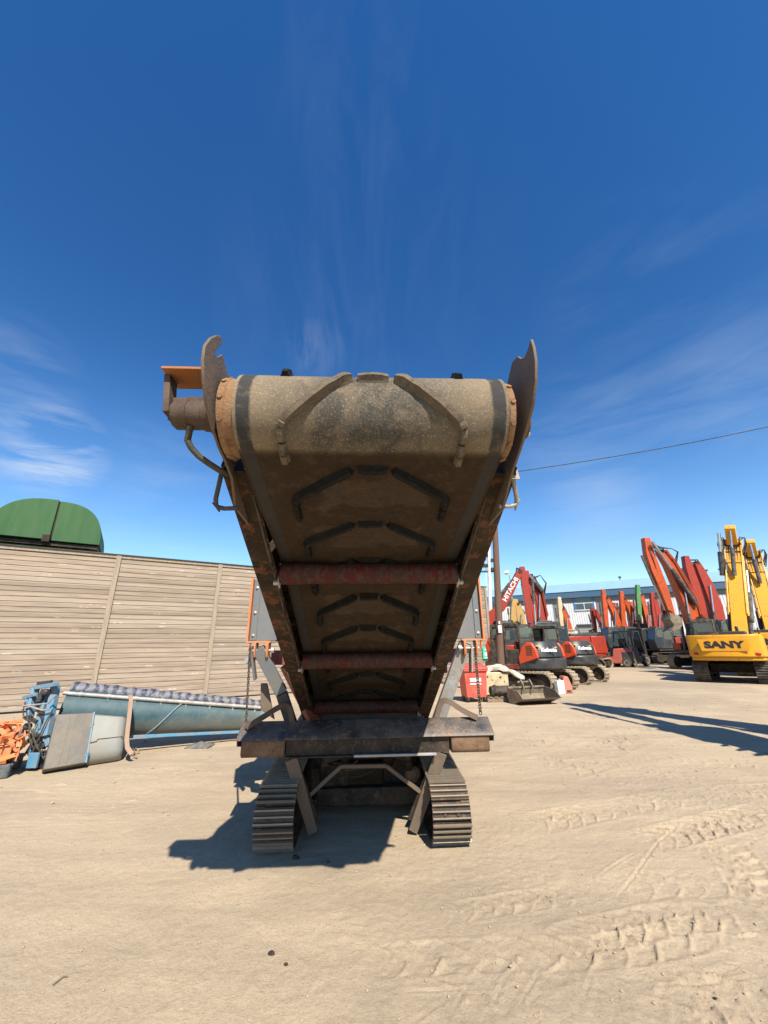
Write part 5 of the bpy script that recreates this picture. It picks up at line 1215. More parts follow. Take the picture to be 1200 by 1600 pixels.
    if bucket:
        c = (e[0] + .05 * s, e[1] - .55 * s)
        out = [(-.30, .55), (.28, .62), (.40, .30), (.20, -.10), (.45, -.45), (.40, -.50), (-.05, -.42), (-.42, -.1), (-.5, .3)]
        mb = MB(); mb.px([(c[0] + y * s, c[1] + z * s) for y, z in out], -.42 * s, .42 * s)
        for k in range(4): mb.bar((-.33 * s + .22 * k * s, c[0] + .42 * s, c[1] - .47 * s), (-.33 * s + .22 * k * s, c[0] + .62 * s, c[1] - .56 * s), .08 * s, .06 * s, w1=.04 * s, h1=.02 * s)
        bk = mb.build('bucket', M[bucket_mat], root, bevel=.02 * s)
        for sg in (-1, 1):
            mb = MB(); mb.bar((sg * .16 * s, e[0] + .3 * s, e[1] + .35 * s), (sg * .16 * s, c[0] + .3 * s, c[1] + .5 * s), .06 * s, .10 * s); mb.build('bucket_link', M['dark_steel'], bk)
            mb = MB(); mb.bar((sg * .22 * s, e[0] + .3 * s, e[1] + .35 * s), (sg * .22 * s, e[0], e[1] + .2 * s), .05 * s, .10 * s); mb.build('bucket_link', M['dark_steel'], bk)
    if arm_x or lean:
        for o in root.children:
            if o.name not in kids0: o.matrix_local = Matrix.Translation((arm_x, 0, boom[0][1])) @ Matrix.Rotation(lean, 4, 'Y') @ Matrix.Translation((0, 0, -boom[0][1]))
    if boom_letters:
        body_, sz, i0, i1, side, mat_ = boom_letters; a, b2 = boom[i0], boom[i1]; d = Vector((0, b2[0] - a[0], b2[1] - a[1])).normalized()
        c = Vector((side * (w / 2 + .006), (a[0] + b2[0]) / 2, (a[1] + b2[1]) / 2)); xd = d if side > 0 else (d if d.y < 0 else d)
        up = Vector((side, 0, 0)).cross(xd)
        text_part(body_, 'lettering', M[mat_], bo, sz, frame(c, xd, up), .004, 1.15, .008)
    return root

def at(px, py, Y):                               # ground point under a pixel column at distance Y
    p = onY(px, py, Y); return (p.x, p.y)
H0 = R(185)
def thick(pts, hs): return [(y, z, h) for (y, z), h in zip(pts, hs)]
def parked(px, Y, s, paint, label, bpix, bh, spix, sh, ang=H0, **kw):
    base = at(px, 1040, Y); b_ = arm_px(base, ang, bpix); t_ = arm_px(base, ang, spix)
    return excavator(base, ang, s, paint, label, thick(b_, bh), thick(t_, sh), **kw)
# big orange pair right of centre
parked(1116, 28.5, 1.0, 'hoist_orange', 'largest orange excavator with folded boom and muddy tracks standing left of the yellow machines',
       [(1088, 1008), (1086, 985), (1077, 950), (1062, 915), (1044, 880), (1031, 862)], [.36, .44, .50, .44, .32, .22], [(1008, 841), (1014, 868), (1022, 890), (1036, 925), (1048, 962)], [.20, .32, .36, .30, .20], track_mat='mud_track', armw=.58, dress=True)
parked(1152, 31, 1.05, 'hoist_red', 'red orange excavator with folded boom between the largest orange one and the lettered yellow one',
       [(1124, 1000), (1122, 975), (1116, 948), (1103, 915), (1092, 892), (1086, 880)], [.36, .42, .50, .42, .32, .22], [(1070, 869), (1075, 888), (1084, 915), (1093, 942), (1101, 972)], [.18, .32, .36, .30, .22])
# distant row in front of the warehouse
FARG = 'small looking orange excavators in the distant row'
far = (
    (950, 43, .92, 'hoist_red', 'leftmost red excavator of the distant row, its boom folded low beside the blue window', [(946, 1004), (944, 985), (938, 970), (930, 955)], [(925, 949), (926, 960), (928, 972), (931, 988)], {}),
    (973, 41, 1.05, 'hoist_orange', 'orange excavator of the distant row, boom folded upright above the red forklift', [(967, 1004), (966, 978), (958, 955), (947, 935)], [(942, 922), (944, 940), (946, 965), (948, 990)], {}),
    (999, 41, 1.05, 'hoist_orange', 'orange excavator of the distant row just left of the green stick', [(994, 1004), (992, 980), (985, 957), (975, 936)], [(970, 924), (972, 942), (973, 965), (973, 985)], {}),
    (1024, 40, 1.0, 'hoist_orange', 'excavator of the distant row with bright green stick and orange boom', [(1017, 1006), (1015, 985), (1009, 960), (1001, 930)], [(996, 914), (997, 935), (998, 952), (999, 975)], {'stick_paint': 'green_arm', 'bucket_mat': 'dark_steel'}),
    (1046, 38, 1.0, 'hoist_red', 'red excavator mostly hidden behind the largest orange excavator', [(1033, 1006), (1031, 980), (1027, 960), (1022, 935)], [(1018, 926), (1020, 940), (1021, 955), (1024, 985)], {}),
    (985, 46, 1.0, 'hoist_orange', 'orange excavator at the back of the distant row between the two upright orange booms', [(978, 1004), (977, 985), (972, 966), (965, 950)], [(961, 942), (962, 955), (963, 970), (964, 988)], {'bucket': False}),
    (1010, 47, 1.0, 'hoist_orange', 'orange excavator at the back of the distant row beside the green stick', [(1004, 1004), (1002, 985), (996, 965), (989, 948)], [(985, 940), (986, 955), (986, 970), (987, 988)], {'bucket': False}),
    (1062, 42, 1.0, 'hoist_orange', 'orange excavator seen in the gap between the two largest folded booms', [(1056, 1004), (1054, 985), (1048, 962), (1040, 945)], [(1036, 936), (1037, 950), (1039, 968), (1041, 988)], {'bucket': False}),
    (896, 40, .95, 'hoist_orange', 'orange excavator with cream topped stick standing behind the right black compact excavator', [(892, 1008), (890, 985), (884, 967), (879, 952)], [(873, 933), (875, 950), (876, 965), (878, 986)], {'stick_paint': 'cream'}),
)
for px, Y, s, pa, lb_, bp, sp_, kw in far:
    parked(px, Y, s, pa, lb_, bp, [.24 * s, .28 * s, .26 * s, .17 * s], sp_, [.16 * s, .23 * s, .21 * s, .14 * s], lod=1, armw=.42, **{**kw, 'group': FARG})
# red pair behind the black compacts
HR = R(-8)
parked(764, 24, 1.0, 'hoist_red', 'red excavator with white lettering on its boom, standing behind the utility pole', [(758, 985), (768, 962), (782, 950), (797, 924), (812, 894)], [.22, .26, .25, .21, .16], [(815, 886), (819, 905), (824, 940), (830, 988)], [.14, .20, .19, .14], ang=HR, armw=.4, boom_letters=('HITACHI', .35, 2, 4, 1, 'white_letter'))
parked(872, 26, 1.0, 'hoist_red', 'dark red excavator with tall folded boom rising behind the right black compact excavator', [(852, 1000), (847, 965), (840, 930), (828, 903)], [.24, .27, .25, .18], [(821, 892), (826, 912), (833, 945), (838, 985)], [.15, .20, .19, .14], ang=R(183), armw=.4, dress=True)
parked(833, 29, .8, 'yellow_worn', 'worn yellow excavator arm with grab seen between the two red booms', [(818, 1000), (815, 980), (812, 960), (808, 944)], [.26, .30, .28, .18], [(804, 936), (804, 950), (803, 962), (801, 975)], [.18, .28, .26, .16], ang=R(183), lod=1, bucket_mat='yellow_worn')
# two yellow machines, backs to the camera
def yellow_arm(s, lean=0):
    boom = [(.55, 1.75, .30), (1.0, 2.7, .40), (1.7, 4.4, .42), (2.15, 5.5, .34), (2.25, 6.35, .24)]
    stick = [(1.55, 6.95, .16), (2.0, 6.45, .34), (2.65, 5.9, .34), (3.2, 4.5, .28), (3.6, 3.2, .2)]
    return [(y * s, z * s, h * s) for y, z, h in boom], [(y * s, z * s, h * s) for y, z, h in stick]
for (px, Y, lab, an) in ((1147, 20.2, 'yellow excavator nearest the camera on the right, its dark lettered counterweight turned to the camera', 47), (1205, 23.2, 'yellow excavator cut by the right edge, standing behind and right of the lettered yellow one', 50)):
    bq, sq = yellow_arm(1.10)
    excavator(at(px, 1040, Y), R(an), .94 if px < 1150 else 1.0, 'yellow', lab, bq, sq, letters='SANY', letter_mat='black_letter', stick_paint='yellow', group='yellow excavators turned away from the camera', armw=.62, arm_x=.50, lean=R(8) if px < 1150 else R(3), dress=True, cab_mat='rubber')
# tall excavator outside the frame on the right: its boom throws the long forked shadow
SUN_AZ, SUN_EL = R(18), R(47)
kx = math.sin(SUN_AZ) / math.tan(SUN_EL); ky = -math.cos(SUN_AZ) / math.tan(SUN_EL)
def caster(px, py, z):                           # where a point at height z must be for its shadow to land on a pixel
    g = ground(px, py); return Vector((g.x + kx * z, g.y + ky * z, z))
tipc = caster(884, 1099, 9.3); footc = caster(1420, 1165, 3.0); kneec = caster(1090, 1098, 7.0); endc = caster(1130, 1137, 4.6)
fv = (tipc - footc); an = math.atan2(fv.y, fv.x); bs = (footc.x - .6 * math.cos(an), footc.y - .6 * math.sin(an))
def loc2(p): return ((p.x - bs[0]) * math.cos(an) + (p.y - bs[1]) * math.sin(an), p.z)
def yz(p, h): a = loc2(p); return (a[0], a[1], h)
foot2, tip2 = loc2(footc), loc2(tipc)
excavator(bs, an, 1.45, 'hoist_orange', 'large orange excavator just outside the right edge throwing the forked boom shadow', [(foot2[0], 2.4, .26), (foot2[0] + .4, 4.4, .34), ((foot2[0] * .35 + tip2[0] * .65), 7.6, .28), (tip2[0] - .4, tip2[1] - .5, .18)],
          [(tip2[0], tip2[1], .14), (tip2[0] - .1, 8.2, .24), (tip2[0] + .2, 6.0, .22), (tip2[0] + .5, 4.6, .15)], lod=1, armw=.3)

# ================================================================== BLACK COMPACT EXCAVATORS
def compact(base, ang, s, label, letters=True):
    root = empty('compact_excavator', (base[0], base[1], gz(*base)), ang - math.pi / 2, label, 'excavator', 'black compact excavators with red side panels')
    for sg in (-1, 1):
        xc = sg * .88 * s; mb = MB(); mb.box((xc, 0, .36 * s), (.22 * s, 2.1 * s, .34 * s)); tr = mb.build('track', M['dark_steel'], root, bevel=.03)
        track_chain(xc, .46 * s, -1.42 * s, 1.42 * s, .36 * s, .15 * s, 1, .05 * s, .035 * s, .07 * s).build('rubber_track', M['mud_track'], tr, smooth=0)
        for yy in (-1.06, 1.06):
            mb = MB(); mb.lathe([(-.15 * s, .08 * s), (-.15 * s, .26 * s), (-.10 * s, .28 * s), (.10 * s, .28 * s), (.15 * s, .26 * s), (.15 * s, .08 * s)], (xc, yy * s, .36 * s), (1, 0, 0), 18); mb.build('track_wheel', M['dark_steel'], tr)
    mb = MB(); mb.box((0, 0, .5 * s), (1.4 * s, 1.2 * s, .3 * s)); mb.lathe([(0, .5 * s), (.25 * s, .5 * s)], (0, 0, .55 * s), (0, 0, 1), 20); mb.build('car_body', M['dark_steel'], root)
    mb = MB(); mb.box((0, 1.75 * s, .38 * s), (2.1 * s, .08 * s, .42 * s)); mb.bar((-.5 * s, 1.0 * s, .4 * s), (-.5 * s, 1.72 * s, .38 * s), .12, .16); mb.bar((.5 * s, 1.0 * s, .4 * s), (.5 * s, 1.72 * s, .38 * s), .12, .16); mb.build('dozer_blade', M['dark_grey'], root)
    def plan(r, y0, w, k=14): return [(w, y0)] + [(w * math.cos(R(a)) ** .62 if a < 90 else 0, y0 - (r) * math.sin(R(a)) ** .8) for a in [90 * i / k for i in range(k + 1)][1:]] + [(-w * math.cos(R(a)) ** .62, y0 - r * math.sin(R(a)) ** .8) for a in [90 - 90 * i / k for i in range(k + 1)][1:-1]] + [(-w, y0)]
    p0 = [(x * s, y * s) for x, y in plan(1.18, -.15, 1.12)]
    mb = MB(); mb.pz([(x, y) for x, y in p0], .80 * s, 1.22 * s); mb.build('counterweight', M['dark_grey'], root, bevel=.07 * s, seg=3)
    p1 = [(x * s, y * s) for x, y in plan(1.02, -.20, 1.05)]
    mb = MB(); n = len(p1); vs = [(x, y, 1.24 * s) for x, y in p1] + [(x * .97, y * .98, 1.60 * s) for x, y in p1] + [(x * .80, y * .86, 1.86 * s) for x, y in p1]
    mb.add(vs, [tuple(range(n - 1, -1, -1)), tuple(range(2 * n, 3 * n))] + [(k * n + i, k * n + (i + 1) % n, (k + 1) * n + (i + 1) % n, (k + 1) * n + i) for k in (0, 1) for i in range(n)])
    hood = mb.build('engine_hood', M['dark_grey'], root, bevel=.03 * s)
    if letters:
        for aa in (0.55,):
            a = R(30); nrm = Vector((-.62, -.78, .12)).normalized(); c = Vector((-.55 * s, -1.165 * s, 1.52 * s)); xd = Vector((.78, -.62, 0))
            fm = frame(c + nrm * .03, xd, Vector((0, 0, 1)) - nrm * nrm.z); text_part('Kubota', 'lettering', M['white_letter'], hood, .19 * s, fm, .012, 1.1, .01)
        for (x, y, z) in ((-.93, -.92, 1.68), (-.18, -1.22, 1.62)):
            mb = MB(); nn = Vector((-.7 if x < -.5 else -.1, -.6, .3)).normalized(); R3 = frame((0, 0, 0), nn.cross(Vector((0, 0, 1))), (0, 0, 1)).to_3x3(); mb.box((x * s, y * s, z * s), (.13 * s, .03, .15 * s), R3); mb.build('warning_sticker', M['yellow_sticker'], hood)
    for sg in (-1, 1):
        mb = MB(); pp_ = [(-.98, 1.25), (-.30, 1.22), (-.16, .84), (-.22, 1.45), (-.48, 1.78), (-.70, 1.84), (-.90, 1.66)]
        pp_ = [(-1.0, 1.24), (-.20, .98), (-.16, 1.25), (-.34, 1.62), (-.58, 1.82), (-.80, 1.80), (-.95, 1.55)]
        mb.px([(y * s, z * s) for y, z in pp_], sg * 1.00 * s, sg * 1.135 * s); sp2 = mb.build('side_panel', M['panel_red'], root, bevel=.03 * s)
        mb = MB()
        for i in range(5): mb.box((sg * 1.138 * s, -.68 * s, (1.36 + .075 * i) * s), (.012, .26 * s, .035 * s))
        mb.build('vent_slots', M['rubber'], sp2)
    mb = MB(); mb.box((-.55 * s, .35 * s, .90 * s), (1.08 * s, 1.55 * s, .2 * s)); mb.box((.6 * s, .3 * s, 1.1 * s), (.85 * s, 1.0 * s, .6 * s)); mb.build('deck', M['red_paint'], root, bevel=.03 * s)
    # cab: pillars, roof and lower door, glass between
    mb = MB(); mb.px([(y * s, z * s) for y, z in ((-.30, 2.42), (-.16, 2.56), (1.05, 2.58), (1.12, 2.50), (1.0, 2.44), (-.24, 2.44))], -1.08 * s, -.02 * s)
    for (x, y0, y1) in ((-1.05, -.34, -.22), (-.05, -.34, -.22), (-1.05, 1.15, 1.04), (-.05, 1.15, 1.04)): mb.bar((x * s, y0 * s, .95 * s), (x * s, y1 * s, 2.5 * s), .09 * s, .10 * s, (1, 0, 0))
    mb.bar((-1.06 * s, .42 * s, 1.0 * s), (-1.06 * s, .40 * s, 2.5 * s), .06 * s, .07 * s, (1, 0, 0))
    mb.box((-1.05 * s, .40 * s, 1.25 * s), (.05 * s, 1.45 * s, .62 * s)); mb.box((-.55 * s, -.32 * s, 1.4 * s), (1.0 * s, .08 * s, .9 * s))
    cab = mb.build('cab', M['rubber'], root, bevel=.02 * s)
    for (c, d) in (((-.55, -.275, 2.12), (.92, .01, .58)), ((-.55, 1.09, 1.9), (.92, .01, 1.1))): mb = MB(); mb.box([q * s for q in c], [q * s for q in d]); mb.build('cab_window', M['glass'], cab)
    mb = MB(); mb.box((-.55 * s, .15 * s, 1.55 * s), (.45 * s, .14 * s, .62 * s)); mb.box((-.55 * s, .38 * s, 1.28 * s), (.48 * s, .5 * s, .16 * s)); mb.build('seat', M['panel_red'], cab, bevel=.05)
    mb = MB()
    for (x, y) in ((-.95, -.1), (-.15, -.1)): mb.lathe([(0, .05 * s), (.06 * s, .06 * s), (.09 * s, .02 * s)], (x * s, y * s - .15 * s, 2.58 * s), (0, -1, .2), 10)
    mb.tube([(-.55 * s, -.2 * s, 2.56 * s), (-.55 * s, -.2 * s, 2.74 * s)], .012 * s, 6); mb.build('work_lamp', M['dark_grey'], cab)
    boom = [(1.15, .9, .15), (1.45, 1.5, .2), (1.7, 1.9, .2), (1.95, 1.8, .13)]; stick = [(1.9, 2.05, .1), (2.05, 1.7, .15), (2.0, 1.0, .1)]
    mb = MB(); mb.px(profile([(y * s, z * s, h * s) for y, z, h in boom]), .0, .28 * s); mb.build('boom', M['panel_red'], root, bevel=.02); mb = MB(); mb.px(profile([(y * s, z * s, h * s) for y, z, h in stick]), .03 * s, .25 * s); mb.build('stick', M['panel_red'], root, bevel=.02)
    mb = MB(); mb.px([((1.85 + y) * s, (.75 + z) * s) for y, z in ((-.1, .3), (.3, .3), (.35, -.2), (0, -.3), (-.25, 0))], -.15 * s, .42 * s); mb.build('bucket', M['bucket'], root, bevel=.02)
    return root
HK = R(131)
compact(at(829, 1040, 17.4), HK, .98, 'black compact excavator with red side panel nearest the utility pole')
compact(at(887, 1040, 20.6), HK, 1.0, 'black compact excavator with red side panel, second from the utility pole, farther back')
c3 = compact(at(919, 1030, 31), R(215), .95, 'dark compact excavator in the background between the black compacts and the red forklift', False); c3['group'] = 'background compact machines'

# ================================================================== FORKLIFTS, CONTAINER
def forklift(base, ang, s, paint, label):
    root = empty('forklift', (base[0], base[1], gz(*base)), ang, label, 'forklift', 'forklifts in front of the distant row')
    mb = MB(); mb.px([(y * s, z * s) for y, z in ((-1.25, .35), (-1.3, 1.05), (-1.0, 1.2), (-.2, 1.15), (-.1, .65), (.8, .6), (.85, .25), (-.9, .22))], -.6 * s, .6 * s); mb.build('body', M[paint], root, bevel=.06 * s, seg=3)
    mb = MB(); mb.box((0, -.95 * s, .62 * s), (1.24 * s, .66 * s, .7 * s)); mb.build('counterweight', M['dark_grey'], root, bevel=.08)
    mb = MB()
    for sg in (-1, 1): mb.bar((sg * .5 * s, -.95 * s, 1.15 * s), (sg * .5 * s, -.65 * s, 2.15 * s), .07, .07); mb.bar((sg * .5 * s, .75 * s, .6 * s), (sg * .5 * s, .35 * s, 2.15 * s), .07, .07); mb.bar((sg * .5 * s, -.68 * s, 2.15 * s), (sg * .5 * s, .4 * s, 2.15 * s), .08, .06)
    for i in range(7): mb.bar((-.5 * s, (-.6 + .15 * i) * s, 2.16 * s), (.5 * s, (-.6 + .15 * i) * s, 2.16 * s), .04, .04)
    mb.build('overhead_guard', M['dark_grey'], root)
    mb = MB()
    for sg in (-1, 1): mb.box((sg * .36 * s, 1.0 * s, 1.25 * s), (.12 * s, .16 * s, 2.3 * s))
    for z in (.4, 1.2, 2.3): mb.box((0, 1.0 * s, z * s), (.7 * s, .08, .1))
    mb.box((0, 1.12 * s, .45 * s), (1.0 * s, .05, .4 * s)); mb.build('mast', M['dark_steel'], root)
    mb = MB()
    for sg in (-1, 1): mb.box((sg * .3 * s, 1.65 * s, .12), (.13 * s, 1.05 * s, .05))
    mb.build('fork', M['dark_steel'], root)
    mb = MB(); mb.box((0, -.45 * s, 1.25 * s), (.5 * s, .5 * s, .14)); mb.box((0, -.7 * s, 1.5 * s), (.5 * s, .12, .5)); mb.build('seat', M['rubber'], root, bevel=.04)
    for sg in (-1, 1):
        for (y, r) in ((-.85, .28), (.55, .36)):
            mb = MB(); mb.lathe([(-.12 * s, r * .55 * s), (-.12 * s, r * .92 * s), (-.08 * s, r * s), (.08 * s, r * s), (.12 * s, r * .92 * s), (.12 * s, r * .55 * s)], (sg * .53 * s, y * s, r * s), (1, 0, 0), 20); wl = mb.build('wheel', M['rubber'], root)
            mb = MB(); mb.lathe([(-.1 * s, .02), (-.1 * s, r * .56 * s), (.125 * s, r * .56 * s), (.11 * s, r * .2 * s)], (sg * .53 * s, y * s, r * s), (sg, 0, 0), 16); mb.build('rim', M['box_light'], wl)
    return root
forklift(ground(958, 1042)[:2], R(60), 1.15, 'brick_red', 'dark red forklift standing below the distant orange booms')
forklift(ground(990, 1041)[:2], R(-62), 1.2, 'dark_grey', 'dark grey forklift right of the red forklift with a pale wheel rim')
p = ground(1002, 1020); cb = at(893, 1040, 34); ct = empty('site_cabin', (cb[0], cb[1], 0), R(-12), 'cream site cabin half hidden behind the right black compact excavator', 'cabin')
mb = MB(); zt = onY(890, 985, 34).z; mb.box((-1.2, 1.2, zt / 2), (3.6, 2.4, zt))
for i in range(11): mb.box((-2.9 + .33 * i, -.02, zt / 2), (.14, .05, zt * .9))
mb.build('wall', M['cream'], ct, bevel=.03); mb = MB(); mb.box((-1.2, 1.2, zt + .03), (3.75, 2.55, .06)); mb.build('roof', M['sheet'], ct)

# ================================================================== SMALL THINGS BY THE POLE
def place(name, px, py, label, cat, rz=0.0, group=None):
    p = ground(px, py); return empty(name, (p.x, p.y, gz(p.x, p.y)), rz, label, cat, group)
b_ = place('wheeled_bin', 741, 1096, 'bright red wheeled bin standing before the end of the timber fence', 'bin', .12)
mb = MB(); w = .37; n = 4; vs = [(x * w * k, y * .36 * k, z) for z, k in ((.14, .86), (.92, 1)) for x, y in ((-1, -1), (1, -1), (1, 1), (-1, 1))]
mb.add(vs, [(3, 2, 1, 0), (4, 5, 6, 7), (0, 1, 5, 4), (1, 2, 6, 5), (2, 3, 7, 6), (3, 0, 4, 7)]); mb.box((0, -.01, .93), (.80, .80, .05)); mb.build('bin_body', M['bin_red'], b_, bevel=.02)
mb = MB(); mb.px([(-.42, .96), (.40, .96), (.42, 1.06), (.30, 1.12), (-.30, 1.05), (-.42, 1.0)], -.41, .41); mb.build('lid', M['bin_red'], b_, bevel=.015)
mb = MB(); mb.box((-.02, -.352, .66), (.36, .012, .10), (-.06, 0, 0)); mb.box((-.02, -.342, .54), (.36, .012, .035), (-.06, 0, 0)); mb.build('white_label', M['white_letter'], b_)
for sg in (-1, 1):
    mb = MB(); mb.lathe([(-.03, .03), (-.03, .09), (.03, .09), (.03, .03)], (sg * .27, -.22, .09), (1, 0, 0), 14); mb.build('wheel', M['rubber'], b_)
    mb = MB(); mb.lathe([(-.03, .03), (-.03, .09), (.03, .09), (.03, .03)], (sg * .27, .25, .09), (1, 0, 0), 14); mb.build('wheel', M['rubber'], b_)
c_ = place('steel_block', 776, 1092, 'cream painted steel counterweight block on the ground between the red bin and the utility pole', 'block', .15)
mb = MB(); mb.box((0, .35, .42), (.98, .70, .80)); mb.box((-.30, .35, .84), (.2, .5, .08)); mb.build('block_body', M['cream'], c_, bevel=.03)
mb = MB()
for (x, z, s_) in ((-.25, .68, .03), (-.1, .58, .02), (.2, .66, .035), (.33, .52, .02), (-.36, .5, .02)): mb.lathe([(0, s_), (.006, s_)], (x, -.002, z), (0, -1, 0), 10)
mb.build('bolt_hole', M['dark_steel'], c_)
sh_p = ground(782, 1092); mb = MB(); rn = random.Random(6); n = 14; vs = []; fs = []
for i in range(n):
    for j in range(6):
        u = i / (n - 1); v = j / 5 - .5; x = -.45 + 1.35 * u; z = .93 + .13 * math.exp(-((u - .35) / .25) ** 2) - (max(0, u - .62) ** 1.4) * .9 + rn.uniform(-.02, .02) - .28 * abs(v) ** 2
        vs.append((x, .30 + v * .55 + .05 * math.sin(u * 9), z + .03 * math.sin(u * 17 + v * 6)))
for i in range(n - 1):
    for j in range(5): fs.append((i * 6 + j, (i + 1) * 6 + j, (i + 1) * 6 + j + 1, i * 6 + j + 1))
k0 = len(vs); vs += [(x, y, z - .09) for x, y, z in vs[:]]; fs += [tuple(k0 + q for q in f[::-1]) for f in fs[:]]
ring = [i * 6 for i in range(n)] + [(n - 1) * 6 + j for j in range(1, 6)] + [i * 6 + 5 for i in range(n - 2, -1, -1)] + [j for j in range(4, 0, -1)]
for a, b2 in zip(ring, ring[1:] + ring[:1]): fs.append((a, b2, k0 + b2, k0 + a))
mb.add(vs, fs); o = mb.build('dust_sheet', M['sheet'], smooth=60); o.location = (sh_p.x, sh_p.y, gz(sh_p.x, sh_p.y)); tag(o, 'pale crumpled sheet draped over the top of the cream steel block', 'sheet')
pa = place('pallet', 792, 1097, 'grey timber pallet holding black rollers beside the digging bucket', 'pallet', .1)
mb = MB()
for y in (0, .28, .56): mb.box((.05, y, .07), (1.35, .09, .12))
for i in range(7): mb.box((-.52 + .19 * i, .28, .145), (.12, .7, .025))
mb.build('pallet_boards', M['wood_raw'], pa)
for k, (x, y, lb) in enumerate(((-.12, .06, 'black steel roller at the front of the timber pallet'), (.12, .42, 'black steel roller lying behind the front one on the pallet'))):
    p = HM.inverted() and pa.matrix_basis @ Vector((x, y, .16)); ro = empty('track_roller', p, .1, lb, 'roller', 'black rollers on the timber pallet')
    mb = MB(); mb.lathe([(-.36, .05), (-.36, .14), (-.30, .155), (-.26, .12), (.26, .12), (.30, .155), (.36, .14), (.36, .05)], (0, 0, .155), (1, 0, .0), 18); mb.build('roller_body', M['rubber'], ro)
    mb = MB(); mb.lathe([(-.40, .045), (.40, .045)], (0, 0, .155), (1, 0, 0), 10); mb.build('roller_shaft', M['dark_steel'], ro)
# digging bucket lying open side up
bk = place('digging_bucket', 832, 1099, 'bare steel ditching bucket lying on the dirt in front of the black compact excavator', 'bucket', .30)
mb = MB(); W2 = .66; out = [(-.24, .42), (-.30, .2), (-.22, .02), (.02, -.02), (.34, .10), (.52, .16)]
for x in (-W2, W2): mb.px([(-.24, .42), (-.30, .2), (-.22, .02), (.02, -.02), (.34, .10), (.50, .17), (.30, .36)], x - .012, x + .012)
vs = []; fs = []
for (y, z) in out:
    for x in (-W2, W2): vs += [(x, y, z), (x, y + .015, z + .02)]
for i in range(len(out) - 1): a = i * 4; b4 = a + 4; fs += [(a, a + 2, b4 + 2, b4), (a + 1, b4 + 1, b4 + 3, a + 3), (a, b4, b4 + 1, a + 1), (a + 2, a + 3, b4 + 3, b4 + 2)]
e4 = (len(out) - 1) * 4; fs += [(0, 1, 3, 2), (e4, e4 + 2, e4 + 3, e4 + 1)]
mb.add(vs, fs); mb.v = [(x, -y, z + .02) for x, y, z in mb.v]; bs_ = mb.build('bucket_shell', M['bucket'], bk)
mb = MB()
for x in (-.16, .16): mb.px([(.12, .36), (.32, .40), (.36, .62), (.24, .66), (.12, .52)], x - .02, x + .02)
mb.lathe([(-.25, .03), (.25, .03)], (0, .30, .58), (1, 0, 0), 10); mb.bar((-W2, .24, .44), (W2, .24, .44), .07, .05); mb.build('hanger_ears', M['bucket'], bk, bevel=.005)
def can(px, py, h, w, mat, label, rz, name='jerry_can'):
    r_ = place(name, px, py, label, 'can', rz); mb = MB(); mb.px([(-w * .35, 0), (w * .35, 0), (w * .35, h * .84), (w * .10, h * .93), (-w * .35, h * .93)], -w / 2, w / 2); mb.build('can_body', M[mat], r_, bevel=w * .09, seg=3)
    mb = MB(); mb.tube([(0, -w * .25, h * .92), (0, -w * .22, h), (0, w * .05, h), (0, w * .12, h * .90)], w * .06, 8); mb.build('can_handle', M[mat], r_); mb = MB(); mb.lathe([(0, w * .11), (w * .12, w * .11)], (0, w * .24, h * .88), (0, .3, 1), 12); mb.build('cap', M['rubber'], r_); return r_
can(876, 1085, .50, .30, 'white', 'white plastic jerry can between the black can and the faded red barrier block', .3)
can(866, 1082, .46, .34, 'rubber', 'black plastic can just left of the white jerry can', .2)
rb = place('barrier_block', 886, 1083, 'faded red plastic barrier block leaning by the rubber track of the right black compact excavator', 'barrier', .2)
mb = MB(); mb.py([(-.14, 0), (.20, 0), (.16, .30), (.06, .56), (-.10, .60), (-.16, .4)], -.12, .18); mb.build('block_body', M['pink'], rb, bevel=.03); mb = MB(); mb.box((.02, -.125, .08), (.18, .02, .06)); mb.build('foot_slot', M['rubber'], rb)
mb = MB(); rn = random.Random(21)
mb.lathe([(0, .10), (.03, .135), (.09, .125), (.14, .09), (.17, .04)], (0, 0, .0), (0.05, 0, 1), 10); mb.v = [(x * rn.uniform(.9, 1.35), y, z) for x, y, z in mb.v]
g_ = ground(863, 1086); o = mb.build('orange_bag', M['orange_web'], smooth=0); o.location = (g_.x, g_.y, gz(g_.x, g_.y)); tag(o, 'small crumpled bright orange bag on the ground left of the white jerry can', 'bag')

# ================================================================== LIGHT AND SKY
sun_d = bpy.data.lights.new('sun', 'SUN'); sun_d.energy = 5.0; sun_d.angle = R(0.53); sun_d.color = (1.0, 0.925, 0.81)
sun = bpy.data.objects.new('sun', sun_d); COL.objects.link(sun)
to_sun = Vector((math.sin(SUN_AZ) * math.cos(SUN_EL), -math.cos(SUN_AZ) * math.cos(SUN_EL), math.sin(SUN_EL)))
sun.rotation_euler = to_sun.to_track_quat('Z', 'Y').to_euler(); sun.location = (6, -12, 20)
wd = bpy.data.worlds.new('World'); S.world = wd; wd.use_nodes = True; nt = wd.node_tree; nt.nodes.clear(); k = NT(nt)
sky = k.n('ShaderNodeTexSky', sky_type='NISHITA'); sky.sun_disc = False; sky.sun_elevation = SUN_EL; sky.sun_rotation = math.pi - SUN_AZ
sky.air_density = 1.2; sky.dust_density = 0.15; sky.ozone_density = 2.4; sky.altitude = 50
hsv = k.n('ShaderNodeHueSaturation'); hsv.inputs['Hue'].default_value = 0.509; hsv.inputs['Saturation'].default_value = 1.36; hsv.inputs['Value'].default_value = 1.0; k.l(sky.outputs[0], hsv.inputs['Color'])
tc = k.n('ShaderNodeTexCoord'); gen = tc.outputs['Generated']; sp_ = k.n('ShaderNodeSeparateXYZ'); k.l(gen, sp_.inputs[0])
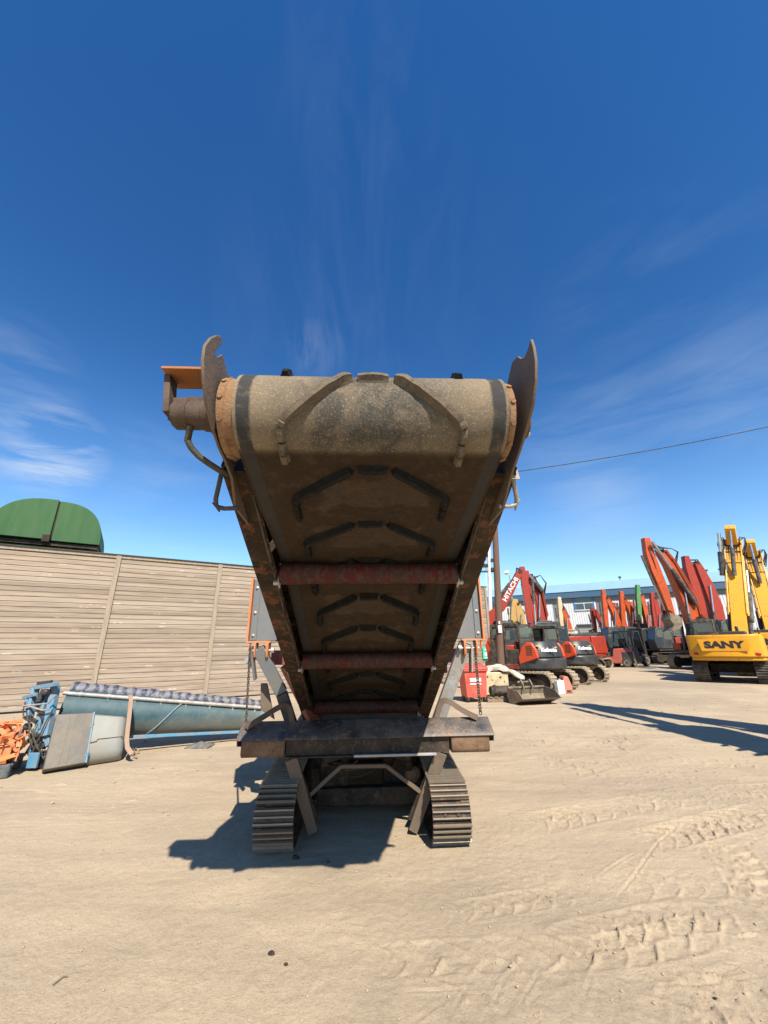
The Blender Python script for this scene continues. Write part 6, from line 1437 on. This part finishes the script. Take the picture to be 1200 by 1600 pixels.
def fibre(sc, rot, n, lo, hi, dist=.5):
    mp = k.n('ShaderNodeMapping'); mp.inputs['Rotation'].default_value = [R(q) for q in rot]; mp.inputs['Scale'].default_value = sc; k.l(gen, mp.inputs[0])
    return k.step(k.noise(mp.outputs[0], n, 10, .60, dist), lo, hi)
flat_ = fibre((1.2, 1.2, 6.0), (0, 12, 0), 2.6, .40, .78)
steep = fibre((5.0, 1.4, 1.2), (0, 28, 10), 2.4, .42, .82, .8)
wsp = 0.0
# wisps of cirrus, each round its own direction in the sky
for (px, py, cs, amt, fb) in ((80, 703, .0055, 1.7, flat_), (10, 590, .008, .3, flat_), (920, 690, .018, .22, flat_), (1150, 610, .012, .22, flat_), (940, 810, .010, .22, flat_), (480, 470, .04, .035, steep), (640, 420, .045, .025, steep), (495, 550, .003, .25, steep), (570, 160, .02, .05, steep), (260, 800, .03, .2, flat_), (1030, 480, .03, .08, flat_)):
    d = ray(px, py).normalized(); dp = k.n('ShaderNodeVectorMath', operation='DOT_PRODUCT'); k.l(gen, dp.inputs[0]); dp.inputs[1].default_value = tuple(d)
    mk = k.math('POWER', k.step(dp.outputs['Value'], 1 - cs, 1.0), 1.3); t_ = k.math('MULTIPLY', k.math('MULTIPLY', mk, fb), amt)
    wsp = k.math('ADD', wsp, t_)
wsp = k.math('MINIMUM', wsp, 1.0)
el_ = k.step(sp_.outputs[2], 0.0, 0.62); fall = k.math('POWER', k.math('SUBTRACT', 1.0, el_), 1.6)   # paler and brighter air towards the horizon
vm = k.n('ShaderNodeVectorMath', operation='SCALE'); k.l(hsv.outputs[0], vm.inputs[0]); k.l(k.math('ADD', 1.12, k.math('MULTIPLY', fall, 0.85)), vm.inputs['Scale'])
air = k.mix(k.math('MULTIPLY', fall, .30), vm.outputs[0], (2.6, 4.6, 7.0))
bgm = k.mix(k.math('MULTIPLY', wsp, .85), air, (6.2, 6.8, 7.6))
bg = k.n('ShaderNodeBackground'); k.l(bgm, bg.inputs[0]); bg.inputs[1].default_value = 0.078
ow = k.n('ShaderNodeOutputWorld'); k.l(bg.outputs[0], ow.inputs[0])
S.view_settings.view_transform = 'Standard'; S.view_settings.look = 'None'; S.view_settings.exposure = 0.75; S.view_settings.gamma = 1.0
S.cycles.max_bounces = 6; S.cycles.diffuse_bounces = 1; S.cycles.use_denoising = True; S.cycles.sample_clamp_indirect = 6
